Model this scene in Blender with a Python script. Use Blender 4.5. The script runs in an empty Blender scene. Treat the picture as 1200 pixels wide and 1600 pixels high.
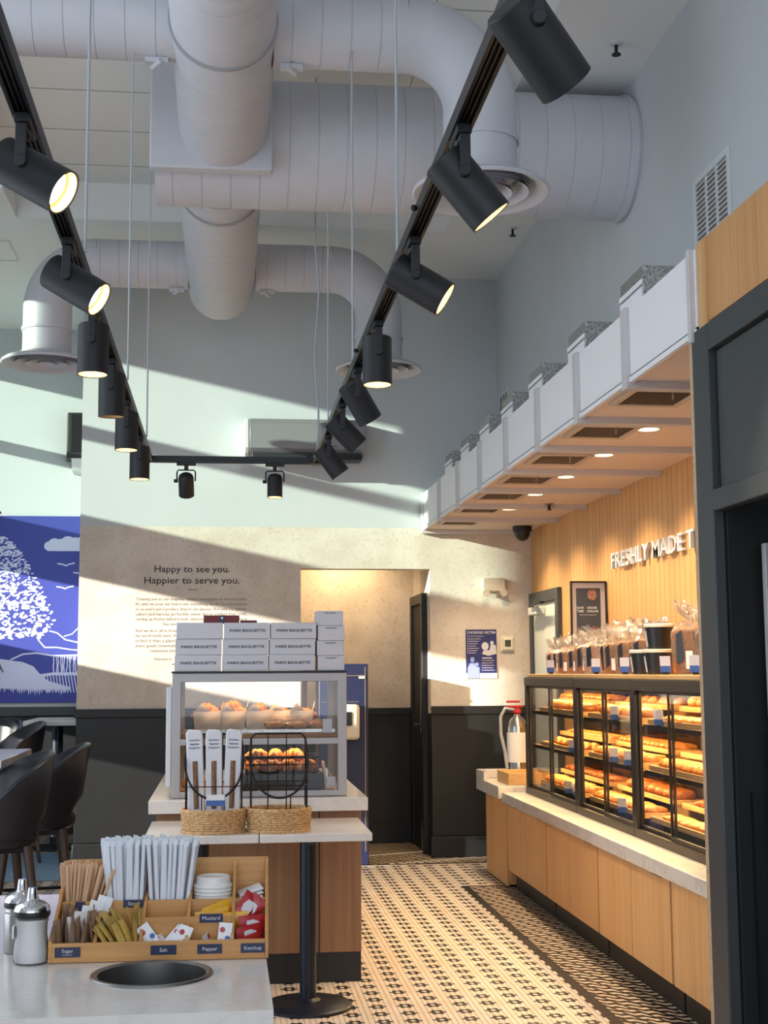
import bpy, bmesh, math, random
from mathutils import Vector, Matrix, Quaternion
random.seed(11)
PI = math.pi
C = bpy.context.scene.collection
SC = bpy.context.scene

# ------------------------------------------------------------------ camera
def make_camera():
    yd = Vector((352 - 600, -(1050 - 800), -2100.0)).normalized()
    zd = Vector((0.008, 1, 0)); zd = (zd - yd * zd.dot(yd)).normalized()
    xd = yd.cross(zd)
    cd = bpy.data.cameras.new('camera'); cam = bpy.data.objects.new('camera', cd); C.objects.link(cam)
    m = Matrix((xd, yd, zd)).to_4x4(); m.translation = (0, 0, 1.43)
    cam.matrix_world = m
    cd.sensor_fit = 'VERTICAL'; cd.sensor_height = 36.0; cd.lens = 2100 / 1600 * 36
    cd.clip_start = 0.05; cd.clip_end = 200
    SC.camera = cam
make_camera()

# ------------------------------------------------------------------ light and exposure
SC.view_settings.view_transform = 'Standard'; SC.view_settings.look = 'None'
SC.view_settings.gamma = 1.0; SC.view_settings.exposure = 0.0
SC.cycles.use_denoising = True
SC.cycles.max_bounces = 8; SC.cycles.diffuse_bounces = 4; SC.cycles.glossy_bounces = 3
SC.cycles.transparent_max_bounces = 24; SC.cycles.transmission_bounces = 6
SC.cycles.caustics_reflective = False; SC.cycles.caustics_refractive = False
SC.cycles.sample_clamp_indirect = 4.0
W = bpy.data.worlds.new('daylight'); SC.world = W; W.use_nodes = True
W.node_tree.nodes['Background'].inputs['Color'].default_value = (0.80, 0.90, 1.0, 1)
W.node_tree.nodes['Background'].inputs['Strength'].default_value = .8
SUN_DIR = Vector((2.5, 1.0, -0.55)).normalized()
def light(name, kind, loc, energy, color, direction=None, **kw):
    d = bpy.data.lights.new(name, kind); d.energy = energy; d.color = color
    for k, v in kw.items(): setattr(d, k, v)
    o = bpy.data.objects.new(name, d); C.objects.link(o); o.location = loc
    if direction is not None:
        o.rotation_mode = 'QUATERNION'
        o.rotation_quaternion = Vector((0, 0, -1)).rotation_difference(Vector(direction).normalized())
    return o
light('sun', 'SUN', (-8, 6, 6), 15.5, (1.0, 0.94, 0.83), SUN_DIR, angle=math.radians(0.7))
light('front_window_daylight', 'AREA', (-.4, -2.9, 2.7), 125, (0.82, 0.90, 1.0), (0, 1, -.12), shape='RECTANGLE', size=5.0, size_y=3.6)
light('side_window_daylight', 'AREA', (-2.9, 4.4, 2.6), 155, (0.80, 0.89, 1.0), (1, 0.05, 0), shape='RECTANGLE', size=8.0, size_y=3.4)

# ------------------------------------------------------------------ materials
def lin(c):
    if isinstance(c, str):
        c = c.lstrip('#'); c = [int(c[i:i + 2], 16) / 255 for i in (0, 2, 4)]
        c = [x / 12.92 if x <= .04045 else ((x + .055) / 1.055) ** 2.4 for x in c]
    return (c[0], c[1], c[2], 1)
class G:
    """small node helper"""
    def __init__(s, name):
        s.m = bpy.data.materials.new(name); s.m.use_nodes = True
        s.t = s.m.node_tree; s.t.nodes.clear()
        s.out = s.n('ShaderNodeOutputMaterial')
    def n(s, k, **kw):
        o = s.t.nodes.new(k)
        for a, b in kw.items(): setattr(o, a, b)
        return o
    def put(s, sock, v):
        if hasattr(v, 'links'): s.t.links.new(v, sock)
        else: sock.default_value = v
    def math(s, op, a, b=0.0, c=0.0):
        o = s.n('ShaderNodeMath', operation=op)
        s.put(o.inputs[0], a); s.put(o.inputs[1], b); s.put(o.inputs[2], c)
        return o.outputs[0]
    def xyz(s, kind='Object'):
        tc = s.n('ShaderNodeTexCoord'); sp = s.n('ShaderNodeSeparateXYZ')
        s.t.links.new(tc.outputs[kind], sp.inputs[0]); return sp.outputs
    def noise(s, scale, detail=3, vec=None, rough=.5):
        o = s.n('ShaderNodeTexNoise'); o.inputs['Scale'].default_value = scale
        o.inputs['Detail'].default_value = detail; o.inputs['Roughness'].default_value = rough
        if vec is None: vec = s.n('ShaderNodeTexCoord').outputs['Object']
        s.t.links.new(vec, o.inputs['Vector']); return o.outputs['Fac']
    def mapped(s, sc):
        mp = s.n('ShaderNodeMapping'); mp.inputs['Scale'].default_value = sc
        s.t.links.new(s.n('ShaderNodeTexCoord').outputs['Object'], mp.inputs['Vector']); return mp.outputs[0]
    def ramp(s, f, lo, hi):
        o = s.n('ShaderNodeMapRange'); s.put(o.inputs[0], f)
        o.inputs[1].default_value = lo; o.inputs[2].default_value = hi; return o.outputs[0]
    def mix(s, f, a, b):
        o = s.n('ShaderNodeMix', data_type='RGBA'); s.put(o.inputs[0], f)
        s.put(o.inputs[6], a); s.put(o.inputs[7], b); return o.outputs[2]
    def bump(s, h, strength=.2, dist=.01):
        o = s.n('ShaderNodeBump'); o.inputs['Strength'].default_value = strength; o.inputs['Distance'].default_value = dist
        s.t.links.new(h, o.inputs['Height']); return o.outputs[0]
    def bsdf(s, col, rough=.5, metal=0., spec=.5, normal=None, emit=None, estr=0., coat=0.):
        o = s.n('ShaderNodeBsdfPrincipled')
        s.put(o.inputs['Base Color'], col); s.put(o.inputs['Roughness'], rough); s.put(o.inputs['Metallic'], metal)
        o.inputs['Specular IOR Level'].default_value = spec; o.inputs['Coat Weight'].default_value = coat
        if normal is not None: s.t.links.new(normal, o.inputs['Normal'])
        if emit is not None: o.inputs['Emission Color'].default_value = emit; o.inputs['Emission Strength'].default_value = estr
        s.t.links.new(o.outputs[0], s.out.inputs[0]); return s.m
def plain(name, c, rough=.5, metal=0., spec=.5, var=0., vs=20., bs=0., bscale=200., coat=0.):
    g = G(name); col = lin(c); nrm = None
    if var:
        d = tuple(x * (1 - var) for x in col[:3]) + (1,)
        col = g.mix(g.ramp(g.noise(vs), .35, .65), col, d)
    if bs: nrm = g.bump(g.noise(bscale), bs, .004)
    return g.bsdf(col, rough, metal, spec, nrm, coat=coat)
def emit(name, c, strength):
    g = G(name); return g.bsdf((0.8, .8, .8, 1), .5, emit=lin(c), estr=strength)
def wood(name, c1, c2, along='Z', rough=.45, fine=60, board=0.):
    g = G(name); sc = {'X': (1.2, fine, fine), 'Y': (fine, 1.2, fine), 'Z': (fine, fine, 1.2)}[along]
    f = g.noise(1.0, 4, g.mapped(sc), .6)
    big = g.noise(1.0, 2, g.mapped(tuple(x * .12 for x in sc)))
    f = g.math('ADD', g.math('MULTIPLY', f, .65), g.math('MULTIPLY', big, .35))
    col = g.mix(g.ramp(f, .36, .64), lin(c1), lin(c2))
    return g.bsdf(col, rough, normal=g.bump(f, .08, .002))
def glass(name, tint=(1, 1, 1), gloss=.10, rough=.02, crinkle=0., milk=0., k=.9):
    g = G(name); a = g.n('ShaderNodeBsdfTransparent'); a.inputs[0].default_value = (*tint, 1)
    b = g.n('ShaderNodeBsdfGlossy'); b.inputs['Roughness'].default_value = rough
    lw = g.n('ShaderNodeFresnel'); lw.inputs['IOR'].default_value = 1.33
    fac = g.math('ADD', g.math('MULTIPLY', lw.outputs[0], k), gloss * .12)
    if crinkle:
        nb = g.bump(g.noise(55, 3), crinkle, .02)
        g.t.links.new(nb, b.inputs['Normal']); g.t.links.new(nb, lw.inputs['Normal'])
    mx = g.n('ShaderNodeMixShader'); g.t.links.new(fac, mx.inputs[0])
    g.t.links.new(a.outputs[0], mx.inputs[1]); g.t.links.new(b.outputs[0], mx.inputs[2])
    if milk:
        df = g.n('ShaderNodeBsdfTranslucent'); df2 = g.n('ShaderNodeBsdfDiffuse'); ad = g.n('ShaderNodeMixShader'); m2 = g.n('ShaderNodeMixShader')
        for q in (df, df2): q.inputs[0].default_value = (.9, .88, .86, 1)
        g.t.links.new(df.outputs[0], ad.inputs[1]); g.t.links.new(df2.outputs[0], ad.inputs[2]); m2.inputs[0].default_value = milk
        g.t.links.new(mx.outputs[0], m2.inputs[1]); g.t.links.new(ad.outputs[0], m2.inputs[2]); mx = m2
    g.t.links.new(mx.outputs[0], g.out.inputs[0]); return g.m

def floor_material():
    g = G('hex_mosaic_floor'); x, y, _ = g.xyz()
    def cell(v, p, off=0.):    # signed distance inside a repeating cell
        return g.math('MULTIPLY', g.math('SUBTRACT', g.math('FRACT', g.math('ADD', g.math('DIVIDE', v, p), off)), .5), p)
    def less(a, b): return g.math('LESS_THAN', a, b)
    def gt(a, b): return g.math('GREATER_THAN', a, b)
    def mul(a, b): return g.math('MULTIPLY', a, b)
    cream, black, grout = lin('#d9cfc8'), lin('#221f1d'), lin('#8d7564')
    dx = cell(x, .12); dy = cell(y, .125)
    r = g.math('SQRT', g.math('ADD', mul(dx, dx), mul(dy, dy)))
    ang = g.math('ARCTAN2', dy, dx)
    R = g.math('ADD', .034, mul(.007, g.math('COSINE', mul(ang, 6.0))))
    flower = mul(less(r, R), gt(r, .0115))
    zig = mul(.003, g.math('PINGPONG', g.math('DIVIDE', y, .0115), 1.0))
    lx = g.math('ABSOLUTE', cell(g.math('ADD', x, zig), .024, .5))
    ly = g.math('ABSOLUTE', cell(y, .0208))
    lines = g.math('MAXIMUM', less(lx, .0022), mul(less(ly, .0012), .45))
    speck = g.ramp(g.noise(9), .3, .7)
    base = g.mix(speck, cream, lin('#cdbfae'))
    main = g.mix(flower, g.mix(mul(lines, .8), base, grout), black)
    # border field beside the counter: zigzag rows of cream on black
    zz = mul(.02, g.math('PINGPONG', g.math('DIVIDE', x, .03), 1.0))
    fb = g.math('FRACT', g.math('DIVIDE', g.math('ADD', g.math('ADD', y, zz), mul(x, .55)), .062))
    fx = g.math('FRACT', g.math('DIVIDE', g.math('ADD', x, mul(y, .35)), .075))
    fld = g.mix(mul(gt(fb, .52), less(fx, .8)), black, lin('#c9b59d'))
    notch = mul(.012, gt(g.math('FRACT', g.math('DIVIDE', y, .125)), .5))
    inb = mul(gt(x, g.math('ADD', 1.565, notch)), less(y, 9.10))
    past = gt(y, 10.14)
    strip = g.math('MAXIMUM', mul(inb, g.math('MAXIMUM', less(x, 1.625), gt(y, 9.06))), mul(mul(past, less(y, 10.19)), gt(x, .3)))
    col = g.mix(g.math('MAXIMUM', inb, mul(past, gt(x, -1.0))), main, fld)
    col = g.mix(strip, col, lin('#2c2724'))
    return g.bsdf(col, .38, spec=.4)

def slat_material():
    g = G('oak_slat_wall'); x, y, z = g.xyz()
    f = g.noise(1.0, 4, g.mapped((60, 60, 1.2)), .6)
    bd = g.n('ShaderNodeTexWhiteNoise', noise_dimensions='1D'); g.t.links.new(g.math('FLOOR', g.math('DIVIDE', y, .085)), bd.inputs['W'])
    f2 = g.math('ADD', g.math('MULTIPLY', f, .7), g.math('MULTIPLY', bd.outputs['Value'], .3))
    col = g.mix(g.ramp(f2, .25, .75), lin('#c9975f'), lin('#dcae76'))
    fr = g.math('FRACT', g.math('DIVIDE', y, .085))
    groove = g.math('LESS_THAN', fr, .06)
    col = g.mix(groove, col, lin('#7d5630'))
    return g.bsdf(col, .5, normal=g.bump(g.math('SUBTRACT', 1.0, groove), .5, .004))
def tile_ceiling_material():
    g = G('white_ceiling_tiles'); x, y, z = g.xyz()
    a = g.math('LESS_THAN', g.math('FRACT', g.math('ADD', g.math('DIVIDE', x, 1.2), .12)), .006)
    b = g.math('LESS_THAN', g.math('FRACT', g.math('ADD', g.math('DIVIDE', y, .6), .02)), .02)
    col = g.mix(g.math('MAXIMUM', a, b), lin('#eaeae7'), lin('#9b9c9a'))
    return g.bsdf(col, .85)
def wallpaper_material():
    g = G('mottled_wallpaper')
    f = g.noise(34, 7, None, .72); f2 = g.noise(5, 3)
    vein = g.ramp(f, .54, .68)
    col = g.mix(g.ramp(f2, .35, .65), lin('#ddd4c8'), lin('#d0c5b7'))
    col = g.mix(g.math('MULTIPLY', vein, .75), col, lin('#b0a08c'))
    return g.bsdf(col, .75, spec=.3, normal=g.bump(f, .15, .004))
def quartz_material(name, c1, c2, amount=.5):
    g = G(name); f = g.noise(3.0, 8, None, .7)
    v = g.math('SUBTRACT', 1.0, g.ramp(g.math('ABSOLUTE', g.math('SUBTRACT', f, .5)), 0, .03))
    col = g.mix(g.math('MULTIPLY', v, amount), lin(c1), lin(c2))
    col = g.mix(g.math('MULTIPLY', g.ramp(g.noise(400), .55, .7), .12), col, lin('#8d8d8d'))
    return g.bsdf(col, .16, spec=.5)
def bread_material(name, c1, c2, scale=30):
    g = G(name); f = g.noise(scale, 4)
    return g.bsdf(g.mix(g.ramp(f, .38, .62), lin(c1), lin(c2)), .42, spec=.4, normal=g.bump(f, .35, .008))
def wicker_material():
    g = G('wicker'); f = g.noise(90, 3)
    return g.bsdf(g.mix(g.ramp(f, .35, .65), lin('#dcb98a'), lin('#b98d5c')), .6, normal=g.bump(f, .3, .003))
def loaf_material():
    g = G('loaf_crust'); f = g.noise(28, 5)
    return g.bsdf(g.mix(g.ramp(f, .38, .64), lin('#d79a58'), lin('#a0622f')), .6, normal=g.bump(f, .4, .006))

M = dict(
    floor=floor_material(), slat=slat_material(), tiles=tile_ceiling_material(), paper=wallpaper_material(),
    white=plain('white_wall_paint', '#c5cacd', .8, var=.03, vs=2), ceil=plain('white_ceiling_paint', '#e9eae9', .85),
    duct=plain('painted_duct', '#c6c7ce', .55, var=.04, vs=6), ductseam=plain('duct_seam', '#9d9da1', .6),
    wains=plain('black_wainscot', '#131517', .5, var=.25, vs=8), blackp=plain('black_paint', '#101113', .5),
    metal=plain('black_metal', '#15161a', .42, .3), lampb=plain('matt_black_lamp', '#101217', .55, bs=.05),
    frame=plain('charcoal_frame', '#3a3f42', .5, var=.1), dark=plain('near_black', '#07080a', .7),
    casef=plain('black_case_frame', '#121111', .45, .2, var=.1, vs=30), caserail=plain('bronze_case_rail', '#3d362f', .42, .5, var=.2, vs=25),
    soffit=plain('white_soffit_panel', '#eeeef1', .6), soffu=plain('cream_soffit_underside', '#e4d3c8', .7), batten=plain('grey_batten', '#c9c5c6', .65),
    oak=wood('oak_panel', '#c6935c', '#dbae78'), oakh=wood('oak_bulkhead', '#bf8a55', '#d29f68'), walnut=wood('dark_oak_island', '#7c5a3e', '#8f6b4b'),
    bamboo=wood('bamboo', '#b98146', '#cf9c60', 'X', .4, 70), boardx=wood('pale_board', '#c99a5e', '#dab07a', 'Y', .45, 40),
    legw=wood('dark_stained_wood', '#3a2a22', '#4d392d', 'Z', .4), stir=wood('birch', '#dcb593', '#c99d78', 'Z', .6, 120),
    edge=plain('plywood_edge', '#cdae8c', .6, var=.2, vs=60),
    quartz=quartz_material('white_quartz', '#dcd7d3', '#c3bcb8', .3), marble=quartz_material('veined_quartz', '#d9d2ca', '#a9a49e', .38),
    steel=plain('brushed_steel', '#b5b3b0', .24, 1.0, var=.15, vs=40), chrome=plain('chrome', '#d6d7da', .08, 1.0), foil=plain('silver_foil', '#b9b9b7', .35, .55, var=.6, vs=110, bs=.6, bscale=120),
    glass=glass('clear_glass'), glasst=glass('tinted_glass', (.72, .80, .76)), glassd=glass('sliding_glass', (.98, .98, .97), .08, k=.42), cello=glass('cellophane', (.99, .98, .97), .25, .12, .9, milk=.11),
    leather=plain('black_leather', '#20222a', .33, bs=.06, bscale=300), navy=plain('navy_print', '#26306a', .5), navyd=plain('navy_panel', '#1b2447', .45),
    muralw=plain('pale_mural_ink', '#cdd2f2', .6), murb=plain('mural_blue', '#3a459c', .6),
    inkb=plain('faded_ink', '#6f6253', .7), ink=plain('dark_ink', '#2a241f', .7), inkn=plain('navy_ink', '#1f2233', .7), white2=plain('white_card', '#e6e6ea', .6), offw=plain('off_white_plastic', '#e6ddc9', .45),
    box=plain('white_carton', '#c9c8cf', .6), red=plain('dark_red_carton', '#6e1e22', .5), redp=plain('red_foil_packet', '#a81d26', .35, bs=.3, bscale=60),
    yel=plain('yellow_foil_packet', '#e0a51c', .35, bs=.3, bscale=60), kraft=plain('kraft_paper', '#b08f74', .75, var=.15, vs=60), gold=plain('yellow_paper', '#dcbc66', .7, var=.25, vs=80),
    straw=plain('white_paper_sleeve', '#dfe2ea', .7, bs=.2, bscale=120), bag=plain('white_paper_bag', '#dcdde4', .7, bs=.15, bscale=40), boat=plain('cream_paperboard', '#e2c6ab', .7),
    lid=plain('white_plastic_lid', '#e8e6e4', .35), blue=plain('blue_tag', '#3d62a8', .5), sugar=plain('white_sugar', '#eeedec', .9, bs=.3, bscale=600),
    bun=bread_material('golden_bun', '#d6934a', '#a9622a'), brown=bread_material('brown_crust', '#b06a2c', '#7f4318'), cheese=bread_material('cheese_top', '#f0c57a', '#d9923d', 60),
    cro=bread_material('croissant_crust', '#d98f45', '#a85a22', 45), loaf=loaf_material(), crumb=plain('sliced_crumb', '#c07c3c', .8, var=.35, vs=40),
    wicker=wicker_material(), bagw=plain('baguette_in_window', '#8f6646', .6, var=.45, vs=70), steelb=plain('satin_steel', '#8a8886', .34, .92), sheen=plain('painted_sky_sheen', '#86a8c8', .8, var=.15, vs=60, bs=.3), grey=plain('grey_metal_frame', '#a9a7aa', .45, .2),
    acgrey=plain('air_conditioner_grey', '#85868a', .4, .1), acw=plain('air_conditioner_shell', '#d5d5d6', .5), acg=plain('air_conditioner_grille', '#26282b', .5), vent=plain('vent_white', '#cfd3d6', .6), ventd=plain('vent_slot_grey', '#8d8278', .7),
    ventw=plain('soffit_vent', '#c7b6a5', .6), lamp=emit('lit_spot_lens', '#fff0d8', 14), refl=plain('cream_reflector', '#f3c987', .35), down=emit('lit_downlight', '#ffeeb8', 5),
    off=plain('unlit_lens', '#2b2a2a', .3), led=plain('lcd_green', '#3c4634', .4), screen=plain('poster_slate', '#3e4a59', .5), ringc=bread_material('print_of_pastry', '#b98f80', '#7d4b40', 80),
    mat_b=plain('white_poster_mat', '#e4d9d6', .6), doorw=plain('white_door', '#dfe3da', .4), brass=plain('thin_gold_line', '#a8956a', .4, .5), lbl=plain('pale_label', '#d6d3da', .6),
    figb=plain('pale_blue_print', '#93a2dc', .6), redm=plain('red_valve', '#b3202a', .4), cable=plain('grey_cable', '#a5abb3', .5), tub=plain('black_tub', '#1a1818', .35), wire=plain('black_wire', '#141214', .4, .4),
    postb=plain('navy_black_post', '#171f2c', .35, .3), lampsp=plain('dark_grey_speaker', '#23272a', .6))

# ------------------------------------------------------------------ mesh builder and object helpers
class MB:
    def __init__(s): s.v = []; s.f = []; s.m = []; s.cur = 0; s.nb = 0
    def add(s, vs, fs, T=None):
        b = len(s.v)
        s.v += [tuple(T @ Vector(p)) if T is not None else tuple(p) for p in vs]
        s.f += [tuple(i + b for i in f) for f in fs]; s.m += [s.cur] * len(fs); return s
    def box(s, x0, x1, y0, y1, z0, z1, T=None):
        e = .00004 * (s.nb % 29); s.nb += 1      # keeps the faces of touching bars from coinciding
        x0 += e; x1 -= e; y0 += e; y1 -= e; z0 += e; z1 -= e
        v = [(x, y, z) for z in (z0, z1) for y in (y0, y1) for x in (x0, x1)]
        return s.add(v, [(0, 2, 3, 1), (4, 5, 7, 6), (0, 1, 5, 4), (2, 6, 7, 3), (0, 4, 6, 2), (1, 3, 7, 5)], T)
    def lathe(s, prof, c=(0, 0, 0), n=32, T=None, sx=1., sy=1., cap=True):
        vs = []; fs = []; k = len(prof)
        for i in range(n):
            a = 2 * PI * i / n
            for r, z in prof: vs.append((c[0] + r * math.cos(a) * sx, c[1] + r * math.sin(a) * sy, c[2] + z))
        for i in range(n):
            j = (i + 1) % n
            for q in range(k - 1): fs.append((i * k + q, j * k + q, j * k + q + 1, i * k + q + 1))
        if cap:
            if prof[0][0] > 1e-6: fs.append(tuple(i * k for i in range(n))[::-1])
            if prof[-1][0] > 1e-6: fs.append(tuple(i * k + k - 1 for i in range(n)))
        return s.add(vs, fs, T)
    def cyl(s, p0, p1, r0, r1=None, n=16):
        return s.tube([p0, p1], [r0, r0 if r1 is None else r1], n)
    def tube(s, pts, r, n=8, closed=False):
        P = [Vector(p) for p in pts]; k = len(P); R = r if isinstance(r, (list, tuple)) else [r] * k
        vs = []; fs = []; u = None
        for i in range(k):
            a = P[i - 1] if (i or closed) else P[i]; b = P[(i + 1) % k] if (i < k - 1 or closed) else P[i]
            t = (b - a).normalized()
            if u is None: u = t.orthogonal().normalized()
            u = (u - t * u.dot(t)).normalized(); w = t.cross(u)
            for j in range(n):
                q = 2 * PI * j / n; vs.append(P[i] + (u * math.cos(q) + w * math.sin(q)) * R[i])
        for i in range(k if closed else k - 1):
            for j in range(n):
                a, b = i * n, ((i + 1) % k) * n; fs.append((a + j, a + (j + 1) % n, b + (j + 1) % n, b + j))
        if not closed: fs.append(tuple(range(n))[::-1]); fs.append(tuple((k - 1) * n + j for j in range(n)))
        return s.add(vs, fs)
    def prism(s, poly, d0, d1, plane='XZ', T=None):
        def p3(a, b, d): return {'XZ': (a, d, b), 'YZ': (d, a, b), 'XY': (a, b, d)}[plane]
        n = len(poly); vs = [p3(a, b, d0) for a, b in poly] + [p3(a, b, d1) for a, b in poly]
        return s.add(vs, [tuple(range(n))[::-1], tuple(range(n, 2 * n))] + [(i, (i + 1) % n, n + (i + 1) % n, n + i) for i in range(n)], T)
    def ell(s, c, r, n=14, m=8, fn=None, T=None):
        vs = [(c[0], c[1], c[2] - r[2])]; fs = []
        for i in range(1, m):
            ph = -PI / 2 + PI * i / m
            for j in range(n):
                a = 2 * PI * j / n; p = Vector((math.cos(ph) * math.cos(a), math.cos(ph) * math.sin(a), math.sin(ph)))
                k = fn(p) if fn else 1.; vs.append((c[0] + p.x * r[0] * k, c[1] + p.y * r[1] * k, c[2] + p.z * r[2] * k))
        vs.append((c[0], c[1], c[2] + r[2])); L = len(vs) - 1
        for j in range(n):
            fs.append((0, 1 + (j + 1) % n, 1 + j)); fs.append((L, 1 + (m - 2) * n + j, 1 + (m - 2) * n + (j + 1) % n))
            for i in range(m - 2):
                a = 1 + i * n; b = a + n; fs.append((a + j, a + (j + 1) % n, b + (j + 1) % n, b + j))
        return s.add(vs, fs, T)
    def grid(s, fn, nu, nv, closed_u=False):
        vs = [fn(i / (nu if closed_u else nu - 1), j / (nv - 1)) for i in range(nu) for j in range(nv)]; fs = []
        for i in range(nu if closed_u else nu - 1):
            for j in range(nv - 1):
                a = i * nv + j; b = ((i + 1) % nu) * nv + j; fs.append((a, b, b + 1, a + 1))
        return s.add(vs, fs)
def WM(o):
    m = Matrix.LocRotScale(o.location, o.rotation_euler, o.scale)
    return WM(o.parent) @ o.matrix_parent_inverse @ m if o.parent else m
def obj(name, mb, mats, parent=None, bevel=0., angle=38, solid=0., sub=0):
    me = bpy.data.meshes.new(name); me.from_pydata(mb.v, [], mb.f)
    mats = mats if isinstance(mats, (list, tuple)) else [mats]
    for m in mats: me.materials.append(M[m])
    me.polygons.foreach_set('material_index', mb.m)
    b = bmesh.new(); b.from_mesh(me); bmesh.ops.recalc_face_normals(b, faces=b.faces); b.to_mesh(me); b.free()
    me.polygons.foreach_set('use_smooth', [True] * len(me.polygons)); me.set_sharp_from_angle(angle=math.radians(angle))
    o = bpy.data.objects.new(name, me); C.objects.link(o)
    if parent is not None:
        o.parent = parent; o.matrix_parent_inverse = WM(parent).inverted()
    if solid:
        k = o.modifiers.new('thick', 'SOLIDIFY'); k.thickness = solid; k.offset = 0
    if sub:
        k = o.modifiers.new('smooth', 'SUBSURF'); k.levels = sub; k.render_levels = sub
    if bevel:
        k = o.modifiers.new('bevel', 'BEVEL'); k.width = bevel; k.segments = 2; k.limit_method = 'ANGLE'; k.angle_limit = math.radians(50)
    return o
def tag(o, label, cat, group=None):
    o['label'] = label; o['category'] = cat
    if group: o['group'] = group
    return o
def struct(o): o['kind'] = 'structure'; return o
def thing(name, label, cat, loc=(0, 0, 0), group=None):
    o = bpy.data.objects.new(name, None); C.objects.link(o); o.location = loc; o.empty_display_size = .1
    return tag(o, label, cat, group)
def dup(o, parent=None):
    c = o.copy(); C.objects.link(c)
    if parent is not None: c.parent = parent
    for ch in o.children: dup(ch, c)
    return c
def place(o, loc, rz=0., rx=0., ry=0., s=None):
    o.location = loc; o.rotation_euler = (rx, ry, rz)
    if s: o.scale = (s, s, s) if not isinstance(s, tuple) else s
    return o
FRONT = (PI / 2, 0, 0); SIDE = (PI / 2, 0, -PI / 2)      # lettering that faces the street end / faces the aisle
def split_letters(o, name, parent):
    b = bmesh.new(); b.from_mesh(o.data); left = set(b.verts); out = []
    while left:
        st = [left.pop()]; isl = set(st)
        while st:
            v = st.pop()
            for e in v.link_edges:
                w = e.other_vert(v)
                if w in left: left.discard(w); isl.add(w); st.append(w)
        out.append(isl)
    out.sort(key=lambda q: min(v.co.x for v in q))
    for isl in out:
        m = MB(); ix = {v: i for i, v in enumerate(isl)}; m.v = [tuple(v.co) for v in isl]
        m.f = [tuple(ix[v] for v in f.verts) for f in b.faces if f.verts[0] in ix]; m.m = [0] * len(m.f)
        T = Matrix.LocRotScale(o.location, o.rotation_euler, None); m.v = [tuple(T @ Vector(p)) for p in m.v]
        obj(name, m, 'white2', parent)
    b.free(); bpy.data.objects.remove(o)
def text(name, s, loc, mat, parent, width=None, height=None, rot=FRONT, ext=.0008, xs=1., bold=0., align='CENTER', line=1.):
    cu = bpy.data.curves.new(name, 'FONT'); cu.body = s; cu.align_x = align; cu.align_y = 'CENTER'
    cu.resolution_u = 2; cu.space_line = line; cu.offset = 0; cu.size = 1
    o = bpy.data.objects.new(name, cu); C.objects.link(o)
    bpy.context.view_layer.update(); d = o.dimensions
    sz = width / d.x / xs if width else height / d.y
    cu.offset = bold; cu.extrude = ext / sz; cu.materials.append(M[mat])
    bpy.context.view_layer.update()
    me = bpy.data.meshes.new_from_object(o.evaluated_get(bpy.context.evaluated_depsgraph_get()))
    me.transform(Matrix.Diagonal((sz * xs, sz, sz, 1)))
    bpy.data.objects.remove(o); bpy.data.curves.remove(cu)
    me.name = name; o = bpy.data.objects.new(name, me); C.objects.link(o)
    o.location = loc; o.rotation_euler = rot
    if parent is not None: o.parent = parent; o.matrix_parent_inverse = WM(parent).inverted()
    return o

# ================================================================== THE SETTING
YB = 10.5                      # back wall plane
struct(obj('floor', MB().box(-3.1, 3.0, -3.0, 12.6, -.12, 0), 'floor'))
def back_wall():
    m = MB()
    def seg(x0, x1, z0):
        zs = [(0, 1.10, 0), (1.10, 2.555, 1), (2.555, 4.70, 2)]
        for a, b, k in zs:
            if b <= z0: continue
            m.cur = k; m.box(x0, x1, YB, YB + .14, max(a, z0), b)
    seg(-1.12, .58, 0); seg(.58, 1.60, 2.23); seg(1.60, 2.60, 0)
    return struct(obj('wall_back', m, ['wains', 'paper', 'white']))
back_wall()
m = MB(); m.box(-1.135, .58, YB - .022, YB + .005, 1.09, 1.155); m.box(1.60, 2.42, YB - .022, YB + .005, 1.09, 1.155)
for x0, x1 in ((-1.12, .58), (1.60, 2.42)): m.box(x0, x1, YB - .012, YB + .004, .16, 1.09)
struct(obj('trim_1', m, 'wains', bevel=.004))
m = MB(); m.box(-1.13, .58, YB - .024, YB + .004, 0, .155); m.box(1.59, 2.42, YB - .024, YB + .004, 0, .155)
struct(obj('baseboard_back', m, 'wains', bevel=.004))
# return of the projecting wall and the far alcove with the mural
m = MB(); m.cur = 0; m.box(-1.12, -1.0, YB + .14, 12.5, 0, 1.10); m.cur = 1; m.box(-1.12, -1.0, YB + .14, 12.5, 1.10, 4.7)
struct(obj('wall_alcove', m, ['wains', 'white']))
m = MB(); m.cur = 0; m.box(-3.0, -.9, 12.5, 12.62, 0, 1.10); m.cur = 1; m.box(-3.0, -.9, 12.5, 12.62, 1.10, 4.9)
struct(obj('wall_far', m, ['wains', 'white']))
struct(obj('trim_2', MB().box(-3.0, -1.12, 12.44, 12.5, 1.05, 1.13), 'frame', bevel=.004))
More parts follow.
